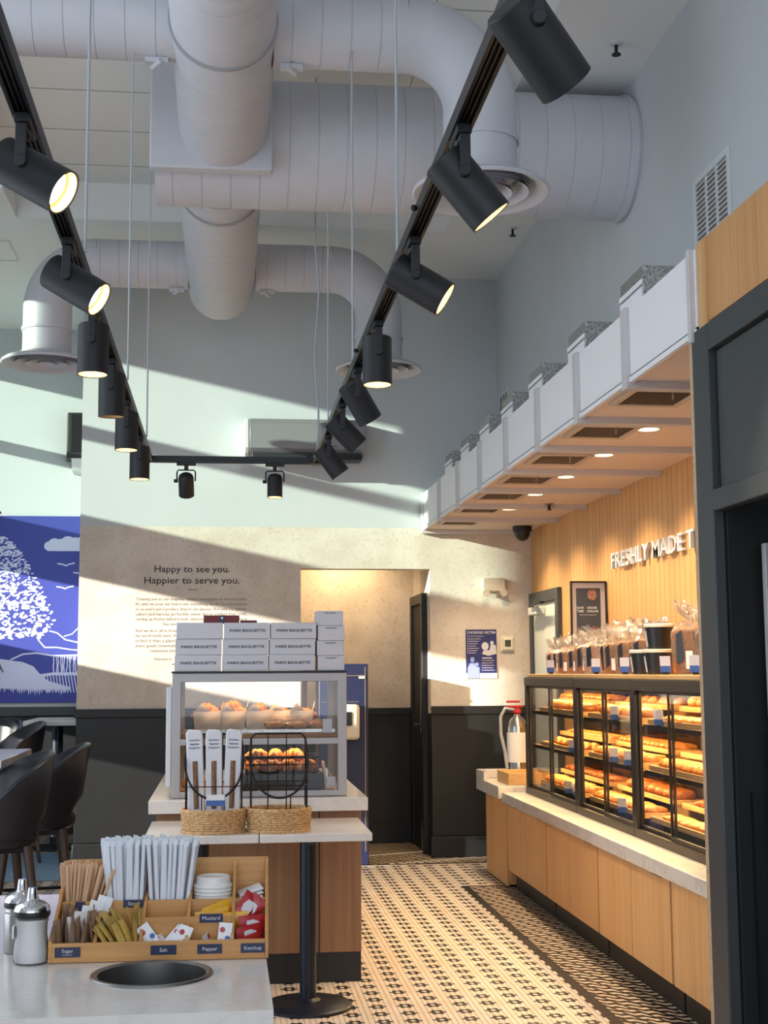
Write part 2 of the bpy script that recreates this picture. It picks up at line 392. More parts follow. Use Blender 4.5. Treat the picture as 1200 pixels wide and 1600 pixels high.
# corridor behind the opening
m = MB(); m.cur = 0; m.box(.3, 1.75, 11.45, 11.57, 0, 1.08); m.cur = 1; m.box(.3, 1.75, 11.45, 11.57, 1.08, 2.7)
m.cur = 0; m.box(.44, .58, YB + .14, 11.45, 0, 1.08); m.cur = 1; m.box(.44, .58, YB + .14, 11.45, 1.08, 2.7)
m.cur = 0; m.box(1.60, 1.74, YB + .14, 11.45, 0, 1.08); m.cur = 1; m.box(1.60, 1.74, YB + .14, 11.45, 1.08, 2.7)
struct(obj('wall_corridor', m, ['wains', 'paper']))
struct(obj('ceiling_corridor', MB().box(.3, 1.75, YB + .14, 11.57, 2.6, 2.7), 'ceil'))
m = MB(); m.box(.58, 1.60, 11.425, 11.45, 1.06, 1.12); m.box(.58, 1.60, 11.43, 11.45, 0, .17)
struct(obj('baseboard_corridor', m, 'wains', bevel=.003))
d = struct(obj('door_1', MB().box(1.575, 1.60, 10.74, 11.28, 0, 1.97), 'dark'))
m = MB(); m.box(1.555, 1.602, 10.66, 10.74, 0, 2.05); m.box(1.555, 1.602, 11.28, 11.36, 0, 2.05); m.box(1.555, 1.602, 10.66, 11.36, 1.97, 2.05)
struct(obj('door_frame', m, 'wains', d, bevel=.004))
obj('door_handle', MB().cyl((1.575, 10.84, 1.0), (1.53, 10.84, 1.0), .012).cyl((1.535, 10.83, 1.0), (1.535, 10.95, 1.0), .01), 'metal', d)
# right-hand side: oak slat wall below, white wall above
struct(obj('wall_slats', MB().box(2.42, 2.54, 1.0, YB, 0, 2.56), 'slat'))
struct(obj('wall_right', MB().box(2.17, 2.30, -3.0, YB, 2.80, 4.9), 'white'))
# left wall of the dining room: glazed openings whose bars shape the sunlight
m = MB(); XL0, XL1 = -3.12, -3.0
for z0, z1 in ((0, .45), (1.25, 1.91), (2.60, 3.06), (3.67, 3.76), (4.34, 4.9)): m.box(XL0, XL1, -3, 12.62, z0, z1)
for y0, y1 in ((-3, -2.6), (-.1, .1), (2.6, 2.8), (5.3, 5.5), (7.80, 8.03), (12.2, 12.62)): m.box(XL0, XL1, y0, y1, .45, 4.4)
struct(obj('wall_left', m, 'white'))
# unseen block added outside to keep the low sun off the front facade
struct(obj('wall_sun_blocker', MB().box(-9.0, -8.0, -14, 6.03, 0, 7), 'white'))
def windows():
    k = 0
    for z0, z1, g in ((.45, 1.25, 'glass'), (1.91, 2.60, 'glass'), (3.06, 3.67, 'glasst'), (3.76, 4.34, 'glasst')):
        k += 1
        struct(obj('window_%d' % k, MB().box(-3.065, -3.055, 8.03, 12.2, z0, z1), g))
windows()
# ceiling: a lower border around a raised tiled field
def ceiling():
    m = MB(); z = 4.60
    m.box(1.56, 2.30, -3, YB + .14, z, z + .1); m.box(-3.1, -1.48, -3, 12.62, z, z + .1)
    m.box(-1.48, 1.56, 9.33, 12.62, z, z + .1)
    for b in ((-1.53, -1.48, -3, 9.38), (1.56, 1.61, -3, 9.38)): m.box(*b, z + .1, 4.9)
    m.box(-1.48, 1.56, 9.33, 9.38, z + .1, 4.9)
    struct(obj('ceiling', m, 'ceil'))
    struct(obj('ceiling_raised', MB().box(-1.53, 1.61, -3, 9.38, 4.87, 4.93), 'tiles'))
ceiling()
m = MB()
for a, b, c, e in ((-1.95, -1.62, 9.86, 9.875), (-1.95, -1.62, 10.35, 10.365), (-1.62, -1.605, 9.86, 10.365), (-1.95, -1.935, 9.86, 10.365)): m.box(a, b, c, e, 4.594, 4.602)
struct(obj('trim_3', m, 'vent'))
# door beyond the pastry counter, in the slat wall
d = struct(obj('door_2', MB().box(2.405, 2.42, 9.62, 10.38, 0, 1.94), 'doorw', bevel=.003))
m = MB(); m.box(2.385, 2.425, 9.54, 9.62, 0, 2.03); m.box(2.385, 2.425, 10.38, 10.46, 0, 2.03); m.box(2.385, 2.425, 9.62, 10.38, 1.94, 2.03)
struct(obj('door_frame', m, 'frame', d, bevel=.004))
obj('door_closer', MB().box(2.33, 2.405, 9.98, 10.26, 1.85, 1.91), 'doorw', d, bevel=.006)
obj('closer_arm', MB().box(2.30, 2.335, 9.72, 10.1, 1.92, 1.935), 'metal', d)

# soffit over the counter
SX, SZ0, SZ1 = 1.54, 2.54, 2.825
so = struct(obj('ceiling_soffit', MB().box(SX + .008, SX + .03, 4.21, YB, SZ0, SZ1).box(SX + .03, 2.42, 4.21, YB, SZ1 - .03, SZ1), 'soffit'))
struct(obj('soffit_underside', MB().box(SX + .008, 2.42, 4.21, YB, SZ0, SZ0 + .02), 'soffu', so))
BAT = [4.235, 4.98, 5.72, 6.48, 7.25, 8.03, 8.82, 9.62, 10.46]
for i, y in enumerate(BAT):
    w = .03 if i else .014
    m = MB().box(SX - .012, SX + .012, y - w, y + w, SZ0 - .03, SZ1 + .004)
    if i: m.box(SX - .012, 2.42, y - w, y + w, SZ0 - .032, SZ0 + .004)
    struct(obj('soffit_batten', m, 'batten', so, bevel=.003))
struct(obj('soffit_edge', MB().box(SX + .002, SX + .02, 4.21, YB, SZ0 - .008, SZ0 + .012), 'soffit', so))
# oak-faced bulkhead in front of the soffit
bk = struct(obj('wall_bulkhead', MB().box(SX + .02, 2.17, 1.0, 4.13, 2.56, 2.845), 'oakh'))
struct(obj('bulkhead_end', MB().box(SX + .012, 2.17, 4.13, 4.205, 2.545, 2.84), 'oak', bk))

# ================================================================== DUCTS
def ribbed(r, L, pitch=.115, rib=-.0035):
    prof = [(r, 0)]; t = pitch * .6
    while t < L - .02:
        prof += [(r, t - .004), (r + rib, t - .0015), (r + rib, t + .0015), (r, t + .004)]; t += pitch
    return prof + [(r, L)]
def along(p, d): return Matrix.Translation(p) @ Vector((0, 0, 1)).rotation_difference(Vector(d)).to_matrix().to_4x4()
def ring(p, d, r): return MB().lathe([(r, -.012), (r + .009, -.012), (r + .009, .012), (r, .012)], T=along(p, d), n=40, cap=False)
t = thing('spiral_duct', 'wide white cross duct running into the wall above the pastry counter', 'duct', (1, 6.95, 4.2))
obj('duct_body', MB().lathe(ribbed(.335, 2.55, .15), n=56, T=along((-.38, 6.95, 4.23), (1, 0, 0))), 'duct', t)
obj('wall_collar', ring((2.14, 6.95, 4.23), (1, 0, 0), .335), 'duct', t)
obj('square_saddle', MB().box(-.40, .22, 6.59, 6.66, 3.955, 4.5), 'duct', t, bevel=.01)
def diffuser(t, x, y, z=3.55):
    d = obj('diffuser', MB().lathe([(.166, .09), (.172, .06), (.20, .042), (.285, .022), (.305, .006), (.307, -.004), (.300, -.010), (.285, -.004), (.235, .022), (.19, .06)], (x, y, z), 56, cap=False), 'duct', t)
    for r, zz in ((.225, -.002), (.150, -.004), (.075, -.004)):
        obj('cone_ring', MB().lathe([(r, zz), (r - .030, zz + .022), (r - .048, zz + .055), (r - .052, zz + .055), (r - .036, zz + .018), (r - .010, zz - .004)], (x, y, z), 48, cap=False), 'duct', d)
    obj('throat', MB().lathe([(.16, .11), (0, .11)], (x, y, z), 40, cap=False), 'ventd', d)
def branch(t, y, sgn, x1, x0=.19, z=4.27, r=.165, R=.34):
    xe = x1 - sgn * R
    obj('branch_pipe', MB().lathe(ribbed(r, abs(xe - x0) + .002, .13), n=40, T=along((x0, y, z), (sgn, 0, 0))), 'duct', t)
    pts = [(xe + sgn * R * math.sin(a), y, z - R * (1 - math.cos(a))) for a in [PI / 2 * i / 14 for i in range(15)]]
    pts.append((x1, y, 3.62))
    obj('elbow', MB().tube(pts, r, 40), 'duct', t)
    obj('collar', ring((x1, y, 3.78), (0, 0, 1), r), 'duct', t)
    obj('hanger_clip', MB().box(x0 + sgn * .08 - .05, x0 + sgn * .08 + .05, y - .02, y + .02, z - r - .022, z - r).cyl((x0 + sgn * .06, y - .03, z - r - .02), (x0 + sgn * .1, y + .03, z - r - .03), .012), 'duct', t)
    diffuser(t, x1, y)
t = thing('spiral_duct', 'white spiral trunk duct overhead, ending against the wide cross duct', 'duct', (-.03, 5, 4.19))
obj('trunk', MB().lathe(ribbed(.225, 6.62, .115), n=56, T=along((-.03, 0, 4.19), (0, 1, 0))), 'duct', t)
obj('seam_band', ring((-.03, 5.47, 4.19), (0, 1, 0), .225), 'ductseam', t)
branch(t, 5.70, 1, 1.116); branch(t, 5.70, -1, -1.26, -.24)
t = thing('spiral_duct', 'white spiral trunk duct beyond the cross duct with two drop outlets', 'duct', (-.05, 8.5, 4.19))
obj('trunk', MB().lathe(ribbed(.235, 2.35, .115), n=56, T=along((-.05, 7.2, 4.19), (0, 1, 0))), 'duct', t)
obj('end_cap', MB().ell((-.05, 9.55, 4.19), (.235, .10, .235), 40, 12), 'duct', t)
obj('seam_band', ring((-.05, 7.45, 4.19), (0, 1, 0), .235), 'ductseam', t)
branch(t, 9.28, 1, 1.064); branch(t, 9.28, -1, -1.24, -.28)
for x, y, z, lb in ((2.03, 9.2, 4.6, 'small pendent sprinkler beyond the nearer round air outlet, on the low ceiling'), (1.95, 6.33, 4.6, 'small pendent sprinkler in the low ceiling above the counter wall, near the photo top')):
    t = thing('sprinkler', lb, 'sprinkler', (x, y, z))
    obj('escutcheon', MB().lathe([(.034, 0), (.034, -.006), (.012, -.014)], (x, y, z), 20), 'vent', t)
    obj('head', MB().cyl((x, y, z - .01), (x, y, z - .06), .009).lathe([(.024, -.062), (.024, -.066), (0, -.066)], (x, y, z), 16), 'metal', t)

# wall grilles
def wall_grille(y0, y1, z0, z1, cols, rows, lb, x=2.17):
    t = thing('wall_grille', lb, 'vent', (x, (y0 + y1) / 2, z0))
    m = MB().box(x - .012, x, y0, y1, z0, z0 + .03).box(x - .012, x, y0, y1, z1 - .03, z1).box(x - .012, x, y0, y0 + .03, z0, z1).box(x - .012, x, y1 - .03, y1, z0, z1)
    w = (y1 - y0 - .06) / cols
    for c in range(1, cols): m.box(x - .009, x, y0 + .03 + c * w - .012, y0 + .03 + c * w + .012, z0 + .03, z1 - .03)
    obj('grille_frame', m, 'vent', t, bevel=.002)
    obj('backing', MB().box(x - .003, x, y0 + .02, y1 - .02, z0 + .02, z1 - .02), 'ventd', t)
    m = MB(); h = (z1 - z0 - .06) / rows
    for i in range(rows):
        z = z0 + .03 + i * h; m.add([(x - .010, y0 + .03, z), (x - .010, y1 - .03, z), (x - .002, y1 - .03, z + h * .75), (x - .002, y0 + .03, z + h * .75)], [(0, 1, 2, 3)])
    obj('louvre_slats', m, 'vent', t)
wall_grille(5.42, 5.87, 3.12, 3.70, 3, 22, 'tall white louvred grille on the wall above the oak bulkhead')
wall_grille(10.05, 10.42, 3.28, 3.62, 3, 14, 'small white louvred grille high on the counter wall near the back corner')

# ================================================================== TRACK LIGHTING
TZ = 2.645
trk = thing('lighting_track', 'black U-shaped lighting track hung on thin cables under the ducts', 'lighting track', (0, 4, TZ))
def rail(p, q, nm='rail'):
    a, b = Vector(p), Vector(q); d = (b - a); L = d.length
    T = Matrix.Translation(a) @ Vector((1, 0, 0)).rotation_difference(d.normalized()).to_matrix().to_4x4()
    m = MB().box(0, L, -.018, .018, -.004, .018, T)
    for s in (-1, 1): m.box(0, L, s * .018 - .004, s * .018 + .004, -.018, .018, T); m.box(0, L, s * .006 - .002, s * .006 + .002, -.014, 0, T)
    return obj(nm, m, 'metal', trk)
rail((.515, .9, TZ), (.515, 7.74, TZ)); rail((-.445, .9, TZ), (-.445, 7.74, TZ)); rail((-.463, 7.72, TZ), (.533, 7.72, TZ))
obj('end_feed', MB().box(.485, .545, 7.68, 7.77, TZ - .02, TZ + .022), 'metal', trk, bevel=.004)
for y in (1.95, 3.4, 5.0): obj('joiner_knob', MB().ell((.485, y, TZ), (.009, .009, .009), 8, 6), 'metal', trk)
for x, y, zt in ((-.42, 3.92, 4.88), (-.42, 5.67, 4.11), (-.42, 7.07, 4.88), (.53, 4.09, 4.88), (.53, 5.6, 4.135), (.53, 6.99, 3.9)):
    obj('cable', MB().cyl((x, y, TZ + .015), (x, y, zt), .0042, n=8), 'cable', trk)
pts = [(.50 + .012 * math.sin(i * 1.1), 7.45, TZ + i * .13) for i in range(18)]
obj('power_cord', MB().tube(pts, .0055, 8), 'cable', trk)
def make_head():
    t = thing('spotlight', 'black cylinder spotlight', 'spotlight', group='spotlights on the lighting track')
    obj('adapter', MB().box(-.017, .017, -.055, .055, -.035, -.012).cyl((0, 0, -.03), (0, 0, -.055), .014), 'lampb', t, bevel=.003)
    obj('bracket', MB().box(-.012, .012, -.062, -.056, -.13, -.04).box(-.012, .012, -.062, .0, -.052, -.042).cyl((0, -.066, -.125), (0, -.045, -.125), .013), 'lampb', t, bevel=.002)
    h = obj('housing', MB().lathe([(0, .062), (.047, .062), (.051, .058), (.051, -.108), (.0475, -.108), (.0475, -.08)], n=40), 'lampb', t)
    h.location = (0, 0, -.125)
    r = obj('reflector', MB().lathe([(.0468, -.106), (.0465, -.084), (.040, -.079)], n=36, cap=False), 'refl'); r.parent = h
    l = obj('lens', MB().lathe([(.0395, -.0815), (.030, -.083), (0, -.084)], n=32, cap=False), 'lamp'); l.parent = h
    return t
proto = make_head()
offmesh = None
def head(x, y, z, d, label, lit=True, base=[True], src=None):
    global offmesh
    if base[0]: t = proto; base[0] = False
    else: t = dup(src or proto)
    t.location = (x, y, z); t['label'] = label
    d = Vector(d).normalized(); az = math.atan2(d.x, -d.y) if abs(d.x) + abs(d.y) > .05 else 0.
    h = [c for c in t.children if c.name.startswith('housing')][0]
    h.rotation_mode = 'QUATERNION'; h.rotation_quaternion = Vector((0, 0, -1)).rotation_difference(d)
    if not lit:
        l = [c for c in h.children if c.name.startswith('lens')][0]
        if offmesh is None: offmesh = l.data.copy(); offmesh.materials[0] = M['off']
        l.data = offmesh
    else:
        p = Vector((x, y, z - .125)) + d * .13
        light('spot_beam', 'SPOT', p, 40, (1.0, .80, .56), d, spot_size=math.radians(52), spot_blend=.7, shadow_soft_size=.04)
    return t
def make_small_head():
    t = thing('spotlight', 'small black spotlight', 'spotlight', group='spotlights on the lighting track')
    obj('adapter', MB().box(-.055, .055, -.017, .017, -.035, -.012).cyl((0, 0, -.03), (0, 0, -.062), .012), 'lampb', t, bevel=.003)
    obj('bracket', MB().tube([(-.052, 0, -.125), (-.052, 0, -.072), (-.044, 0, -.062), (.044, 0, -.062), (.052, 0, -.072), (.052, 0, -.125)], .0045, 8).cyl((-.07, 0, -.125), (-.046, 0, -.125), .010), 'lampb', t)
    h = obj('housing', MB().lathe([(0, .048), (.025, .045), (.038, .036), (.044, .018), (.044, -.092), (.041, -.092), (.041, -.066)], n=36), 'lampb', t); h.location = (0, 0, -.125)
    r = obj('reflector', MB().lathe([(.0404, -.090), (.040, -.070), (.034, -.065)], n=32, cap=False), 'refl'); r.parent = h
    l = obj('lens', MB().lathe([(.0335, -.067), (.02, -.069), (0, -.070)], n=28, cap=False), 'lamp'); l.parent = h
    t.location = (-.232, 7.72, TZ)
    return t
XLr, XRr = -.445, .515
head(XLr, 2.90, TZ, (.80, -.22, -.50), 'black spotlight tipped towards the counter, first in view on the mural-side rail')
head(XLr, 3.74, TZ, (.80, -.20, -.52), 'black spotlight tipped towards the counter, second in view on the mural-side rail')
head(XLr, 4.46, TZ, (0, -.02, -1), 'black spotlight pointing straight down, third in view on the mural-side rail')
head(XLr, 5.20, TZ, (0, .05, -1), 'unlit black spotlight pointing straight down, third from the corner on the mural-side rail', False)
head(XLr, 6.0, TZ, (0, -.02, -1), 'black spotlight pointing straight down, second from the corner on the mural-side rail')
head(XLr, 6.92, TZ, (0, -.02, -1), 'black spotlight pointing straight down, last before the corner on the mural-side rail')
small = make_small_head()
hd = [c for c in small.children if c.name.startswith('housing')][0]; hd.rotation_mode = 'QUATERNION'; hd.rotation_quaternion = Vector((0, 0, -1)).rotation_difference(Vector((.02, .55, -.8)).normalized())
small['label'] = 'small black spotlight turned away to the back wall on the cross rail'
head(.276, 7.72, TZ, (0, -.05, -1), 'small lit black spotlight pointing down on the cross rail', src=small)
head(XRr, 2.16, TZ, (.62, .35, -.62), 'large black spotlight cut off by the photo top on the counter-side rail', True)
head(XRr, 2.86, TZ, (.60, .02, -.72), 'black spotlight in front of the nearer round air outlet, counter-side rail')
head(XRr, 3.64, TZ, (.80, -.16, -.52), 'black spotlight with glowing lens, third in view on the counter-side rail')
head(XRr, 4.54, TZ, (0, -.03, -1), 'black spotlight pointing straight down in front of the far outlet, counter-side rail')
head(XRr, 5.27, TZ, (.50, .25, -.78), 'black spotlight with lens hidden, just past the straight-down one on the counter-side rail')
head(XRr, 5.98, TZ, (.66, .10, -.66), 'black tilted spotlight with thin bright lens edge, second from the corner, counter-side rail')
head(XRr, 6.80, TZ, (.56, .06, -.74), 'black tilted spotlight at the corner end of the counter-side rail')
t2 = thing('lighting_track', 'second black lighting track barely entering the view above the mural', 'lighting track', (-2, 8.7, 2.63))
trk_save = trk; trk = t2
rail((-2.9, 8.7, 2.63), (-1.50, 8.7, 2.63)); obj('cable', MB().cyl((-1.6, 8.7, 2.64), (-1.6, 8.7, 4.62), .0045, n=8), 'cable', t2)
head(-1.52, 8.7, 2.63, (.5, .1, -.8), 'black spotlight at the photo edge above the blue mural')

# ================================================================== SOFFIT FITTINGS
for i, y in enumerate((5.16, 5.96, 6.71, 7.50, 8.28, 9.06, 9.79)):
    t = thing('downlight', 'round warm recessed downlight in the soffit, number %s from the bulkhead' % ('one two three four five six seven'.split()[i]), 'downlight', (1.94, y, SZ0), 'downlights under the soffit')
    obj('trim_ring', MB().lathe([(.048, -.001), (.050, -.006), (.064, -.005), (.066, 0)], (1.94, y, SZ0), 32, cap=False), 'soffit', t)
    obj('lens', MB().lathe([(.049, -.003), (0, -.003)], (1.94, y, SZ0), 32, cap=False), 'down', t)
    light('downlight_beam', 'SPOT', (1.94, y, SZ0 - .02), 80, (1.0, .75, .46), (0.1, 0, -1), spot_size=math.radians(125), spot_blend=.8, shadow_soft_size=.05)
pv = None
for i, y in enumerate((5.24, 6.03, 6.86, 7.62, 8.36, 9.08, 9.86)):
    lb = 'square ceiling vent with lever in the soffit, number %s from the bulkhead' % ('one two three four five six seven'.split()[i])
    if pv is None:
        t = thing('ceiling_vent', lb, 'vent', (0, 0, 0), 'vents under the soffit')
        m = MB()
        for a in ((-.15, .15, -.17, -.14), (-.15, .15, .14, .17), (-.15, -.12, -.14, .14), (.12, .15, -.14, .14)): m.box(*a, -.012, 0)
        obj('vent_frame', m, 'ventw', t, bevel=.003)
        m = MB()
        for k in range(14): m.add([(-.12, -.14 + k * .02, -.010), (.12, -.14 + k * .02, -.010), (.12, -.128 + k * .02, -.001), (-.12, -.128 + k * .02, -.001)], [(0, 1, 2, 3)])
        obj('vent_slats', m, 'ventw', t); obj('backing', MB().box(-.12, .12, -.14, .14, -.002, 0), 'ventd', t)
        obj('lever', MB().cyl((.02, -.155, -.01), (.02, -.155, -.045), .004), 'ventd', t); pv = t
    else: t = dup(pv)
    t.location = (1.74, y, SZ0); t['label'] = lb
pv = None
for i, y in enumerate((5.08, 5.93, 6.76, 7.48, 8.16, 8.86, 9.53)):
    lb = 'silver foil-faced vent box on top of the soffit, number %s from the bulkhead' % ('one two three four five six seven'.split()[i])
    if pv is None:
        t = thing('vent_box', lb, 'vent box', (0, 0, 0), 'foil vent boxes on the soffit')
        obj('box_body', MB().box(0, .42, -.15, .15, 0, .17), 'foil', t, bevel=.004)
        obj('white_strip', MB().box(-.004, 0, -.145, .145, 0, .085).box(-.006, 0, -.15, .15, .095, .115), 'soffit', t)
        pv = t
    else: t = dup(pv)
    t.location = (1.60, y, SZ1); t['label'] = lb
t = thing('security_camera', 'black dome security camera under the soffit in the back corner', 'camera', (2.28, 10.18, SZ0))
obj('base', MB().lathe([(.075, 0), (.075, -.035), (.068, -.045)], (2.28, 10.18, SZ0), 28), 'metal', t)
obj('dome', MB().lathe([(.060, -.045), (.058, -.07), (.045, -.098), (.02, -.113), (0, -.116)], (2.28, 10.18, SZ0), 28), 'tub', t)
t = thing('sprinkler', 'small sprinkler head under the soffit near the far downlights', 'sprinkler', (2.15, 8.76, SZ0))
obj('escutcheon', MB().lathe([(.03, 0), (.028, -.008)], (2.15, 8.76, SZ0), 18), 'ventd', t)
obj('head', MB().cyl((2.15, 8.76, SZ0), (2.15, 8.76, SZ0 - .045), .009).lathe([(.022, -.046), (0, -.049)], (2.15, 8.76, SZ0), 14), 'metal', t)

# ================================================================== THINGS ON THE WALLS
t = thing('air_conditioner', 'wide grey wall-mounted air conditioner high on the back wall', 'air conditioner', (.6, 10.4, 3.1))
pr = [(YB, 3.385), (10.28, 3.375), (10.24, 3.33), (10.235, 3.14), (10.27, 3.105), (YB, 3.10)]
obj('shell', MB().prism(pr, .17, 1.07, 'YZ'), 'acgrey', t, bevel=.006); obj('end_cap', MB().prism(pr, .135, .168, 'YZ'), 'acw', t, bevel=.006)
obj('louvre', MB().box(.19, 1.04, 10.235, 10.42, 3.055, 3.105), 'acg', t, bevel=.006); obj('flap', MB().box(.60, 1.035, 10.222, 10.236, 3.05, 3.085), 'metal', t, bevel=.003)
obj('badge', MB().box(.80, .845, 10.233, 10.236, 3.155, 3.16), 'acg', t)
t = thing('wall_speaker', 'dark wall loudspeaker high up where the back wall meets the alcove', 'speaker', (-1.3, 12.3, 3.3))
pr = [(-1.47, 12.5), (-1.44, 12.26), (-1.17, 12.26), (-1.14, 12.5)]
obj('cabinet', MB().prism(pr, 3.36, 3.78, 'XY'), 'lampsp', t, bevel=.01); obj('grille', MB().box(-1.40, -1.21, 12.25, 12.262, 3.42, 3.76), 'metal', t)
obj('mount_bracket', MB().prism([(12.5, 3.36), (12.27, 3.36), (12.36, 3.26), (12.5, 3.24)], -1.40, -1.20, 'YZ'), 'acw', t)
t = thing('emergency_light', 'white twin-head emergency light unit above the choking poster', 'emergency light', (2.1, YB, 2.08))
obj('body', MB().prism([(2.015, 2.155), (2.19, 2.155), (2.195, 2.07), (2.175, 2.05), (2.03, 2.05), (2.01, 2.07)], YB - .075, YB, 'XZ'), 'offw', t, bevel=.008)
for x in (2.035, 2.175): obj('lamp_head', MB().cyl((x, YB - .05, 2.05), (x, YB - .10, 2.035), .026, .030, 20), 'offw', t, bevel=.003)
t = thing('choking_poster', 'dark blue choking first-aid poster with white heading on the back wall', 'poster', (2.0, YB, 1.37))
obj('sheet', MB().box(1.880, 2.128, YB - .006, YB - .001, 1.368, 1.752), 'white2', t); obj('printed_field', MB().box(1.880, 2.128, YB - .0072, YB - .006, 1.41, 1.752), 'navy', t)
yy = YB - .0082
text('lettering', 'CHOKING VICTIM', (2.004, yy, 1.727), 'white2', t, width=.228, bold=.004)
text('lettering', 'The Universal Maneuver', (1.958, yy, 1.70), 'lbl', t, width=.135)
text('lettering', 'If the victim is conscious\nask to help and call for aid', (1.945, yy, 1.678), 'lbl', t, width=.11)
for i in range(6):
    obj('text_line', MB().box(1.902, 1.985 - .012 * (i % 3), yy, yy + .001, 1.656 - i * .018, 1.660 - i * .018), 'lbl', t); obj('bullet', MB().box(1.892, 1.898, yy, yy + .001, 1.655 - i * .018, 1.661 - i * .018), 'lbl', t)
for i in range(5):
    obj('text_line', MB().box(2.018, 2.108 - .01 * (i % 2), yy, yy + .001, 1.506 - i * .019, 1.510 - i * .019), 'lbl', t); obj('bullet', MB().box(2.008, 2.014, yy, yy + .001, 1.505 - i * .019, 1.511 - i * .019), 'lbl', t)
obj('text_line', MB().box(2.01, 2.09, yy, yy + .001, 1.523, 1.532), 'lbl', t)
def disc(m, x, z, rx, rz, y=yy, n=20): m.prism([(x + rx * math.cos(2 * PI * i / n), z + rz * math.sin(2 * PI * i / n)) for i in range(n)], y, y + .001)
m = MB(); disc(m, 1.932, 1.515, .017, .021); m.prism([(1.893, 1.37), (1.893, 1.45), (1.912, 1.488), (1.952, 1.488), (1.972, 1.45), (1.972, 1.37)], yy, yy + .001); disc(m, 1.968, 1.478, .013, .016); m.prism([(1.9725, 1.37), (1.9725, 1.46), (1.988, 1.455), (1.988, 1.37)], yy, yy + .001)
obj('figure_drawing', m, 'figb', t)
m = MB(); disc(m, 2.035, 1.62, .028, .032); disc(m, 2.09, 1.645, .014, .017); m.prism([(2.01, 1.56), (2.02, 1.585), (2.07, 1.59), (2.08, 1.63), (2.12, 1.63), (2.125, 1.56), (2.06, 1.545)], yy, yy + .001)
obj('figure_drawing', m, 'lbl', t)
t = thing('thermostat', 'square cream thermostat beside the choking poster', 'thermostat', (2.215, YB, 1.6))
obj('back_plate', MB().box(2.16, 2.27, YB - .012, YB, 1.575, 1.70), 'offw', t, bevel=.004); obj('cover', MB().box(2.175, 2.255, YB - .028, YB - .012, 1.59, 1.685), 'offw', t, bevel=.004)
obj('display', MB().box(2.190, 2.238, YB - .0295, YB - .028, 1.615, 1.668), 'led', t)
# wall message
t = thing('wall_message', 'dark typewriter welcome message printed on the beige back wall', 'wall lettering', (-.26, YB, 2.1))
text('heading', 'Happy to see you.', (-.262, YB - .0015, 2.222), 'ink', t, width=.575, xs=1.1, bold=.004)
text('heading', 'Happier to serve you.', (-.262, YB - .0015, 2.134), 'ink', t, width=.728, xs=1.1, bold=.004)
obj('rule', MB().box(-.29, -.215, YB - .002, YB - .0005, 2.062, 2.066), 'ink', t)
ls = ["Treating you as our neighbor means treating you to the very best.", "It's why we pour our hearts into everything we do. It's why pastries", "to us aren't just a product, they're our passion. And why our bakers,",
      "cakers and baristas go further every day to perfect their craft,", "serving up freshly baked breads, delicious cakes and pastries, more", "than worth the wait."]
for i, s in enumerate(ls): text('body_line', s, (-.262 + (.0 if i < 5 else -.10), YB - .0005, 1.991 - i * .0385), 'inkb', t, width=.85 if i < 5 else .24, ext=.0002)
ls = ["And we do it all to bring joy to", "the world needs more. We want", "to find it than a place where", "share good conversation and", "community cheer."]
for i, s in enumerate(ls): text('body_line', s, (-.688 + (.11 if i == 4 else 0), YB - .0005, 1.748 - i * .0385), 'inkb', t, width=.40 if i < 4 else .22, align='LEFT', ext=.0002)
text('body_line', 'Welcome to', (-.545, YB - .0005, 1.53), 'inkb', t, width=.135, align='LEFT', ext=.0002); text('body_line', 'We', (-.41, YB - .0005, 1.49), 'inkb', t, width=.034, align='LEFT', ext=.0002)
# sign and framed poster on the slat wall
t = thing('wall_sign', 'raised white FRESHLY MADE lettering on the oak slat wall', 'sign', (2.42, 7.4, 2.05))
sg = text('letters', 'FRESHLY MADE T', (2.402, 7.42, 2.098), 'white2', t, width=1.50, rot=SIDE, ext=.010, bold=.004, xs=1.42); sg.parent = None; split_letters(sg, 'letter', t)
t = thing('framed_poster', 'framed slate-blue order-online poster standing out from the oak slat wall', 'poster', (2.3, 8.36, 1.56))
px0, px1, pz0, pz1, py = 2.178, 2.412, 1.555, 1.992, 8.35
m = MB()
for a in ((px0, px1, pz1 - .010, pz1), (px0, px1, pz0, pz0 + .010), (px0, px0 + .009, pz0, pz1), (px1 - .009, px1, pz0, pz1)): m.box(a[0], a[1], py, py + .028, a[2], a[3])
obj('picture_frame', m, 'casef', t); obj('wall_bracket', MB().box(px1 - .03, 2.42, py + .028, py + .06, 1.75, 1.80), 'casef', t)
obj('mat_board', MB().box(px0 + .008, px1 - .008, py + .010, py + .020, pz0 + .008, pz1 - .008), 'mat_b', t); obj('print', MB().box(px0 + .036, px1 - .040, py + .0085, py + .010, pz0 + .06, pz1 - .045), 'screen', t)
m = MB(); m.prism([(2.318 + .030 * math.cos(2 * PI * i / 28), 1.905 + .034 * math.sin(2 * PI * i / 28)) for i in range(28)], py + .007, py + .0085); obj('pastry_picture', m, 'ringc', t)
yq = py + .0075
text('lettering', 'SAVE', (2.240, yq, 1.822), 'white2', t, width=.044, bold=.01); text('lettering', 'TIME', (2.240, yq, 1.800), 'white2', t, width=.044, bold=.01)
text('lettering', 'ORDER', (2.316, yq, 1.822), 'white2', t, width=.066, bold=.02); text('lettering', 'ONLINE', (2.319, yq, 1.800), 'white2', t, width=.074, bold=.02)
obj('small_print', MB().box(2.235, 2.345, yq, yq + .001, 1.776, 1.779), 'lbl', t)
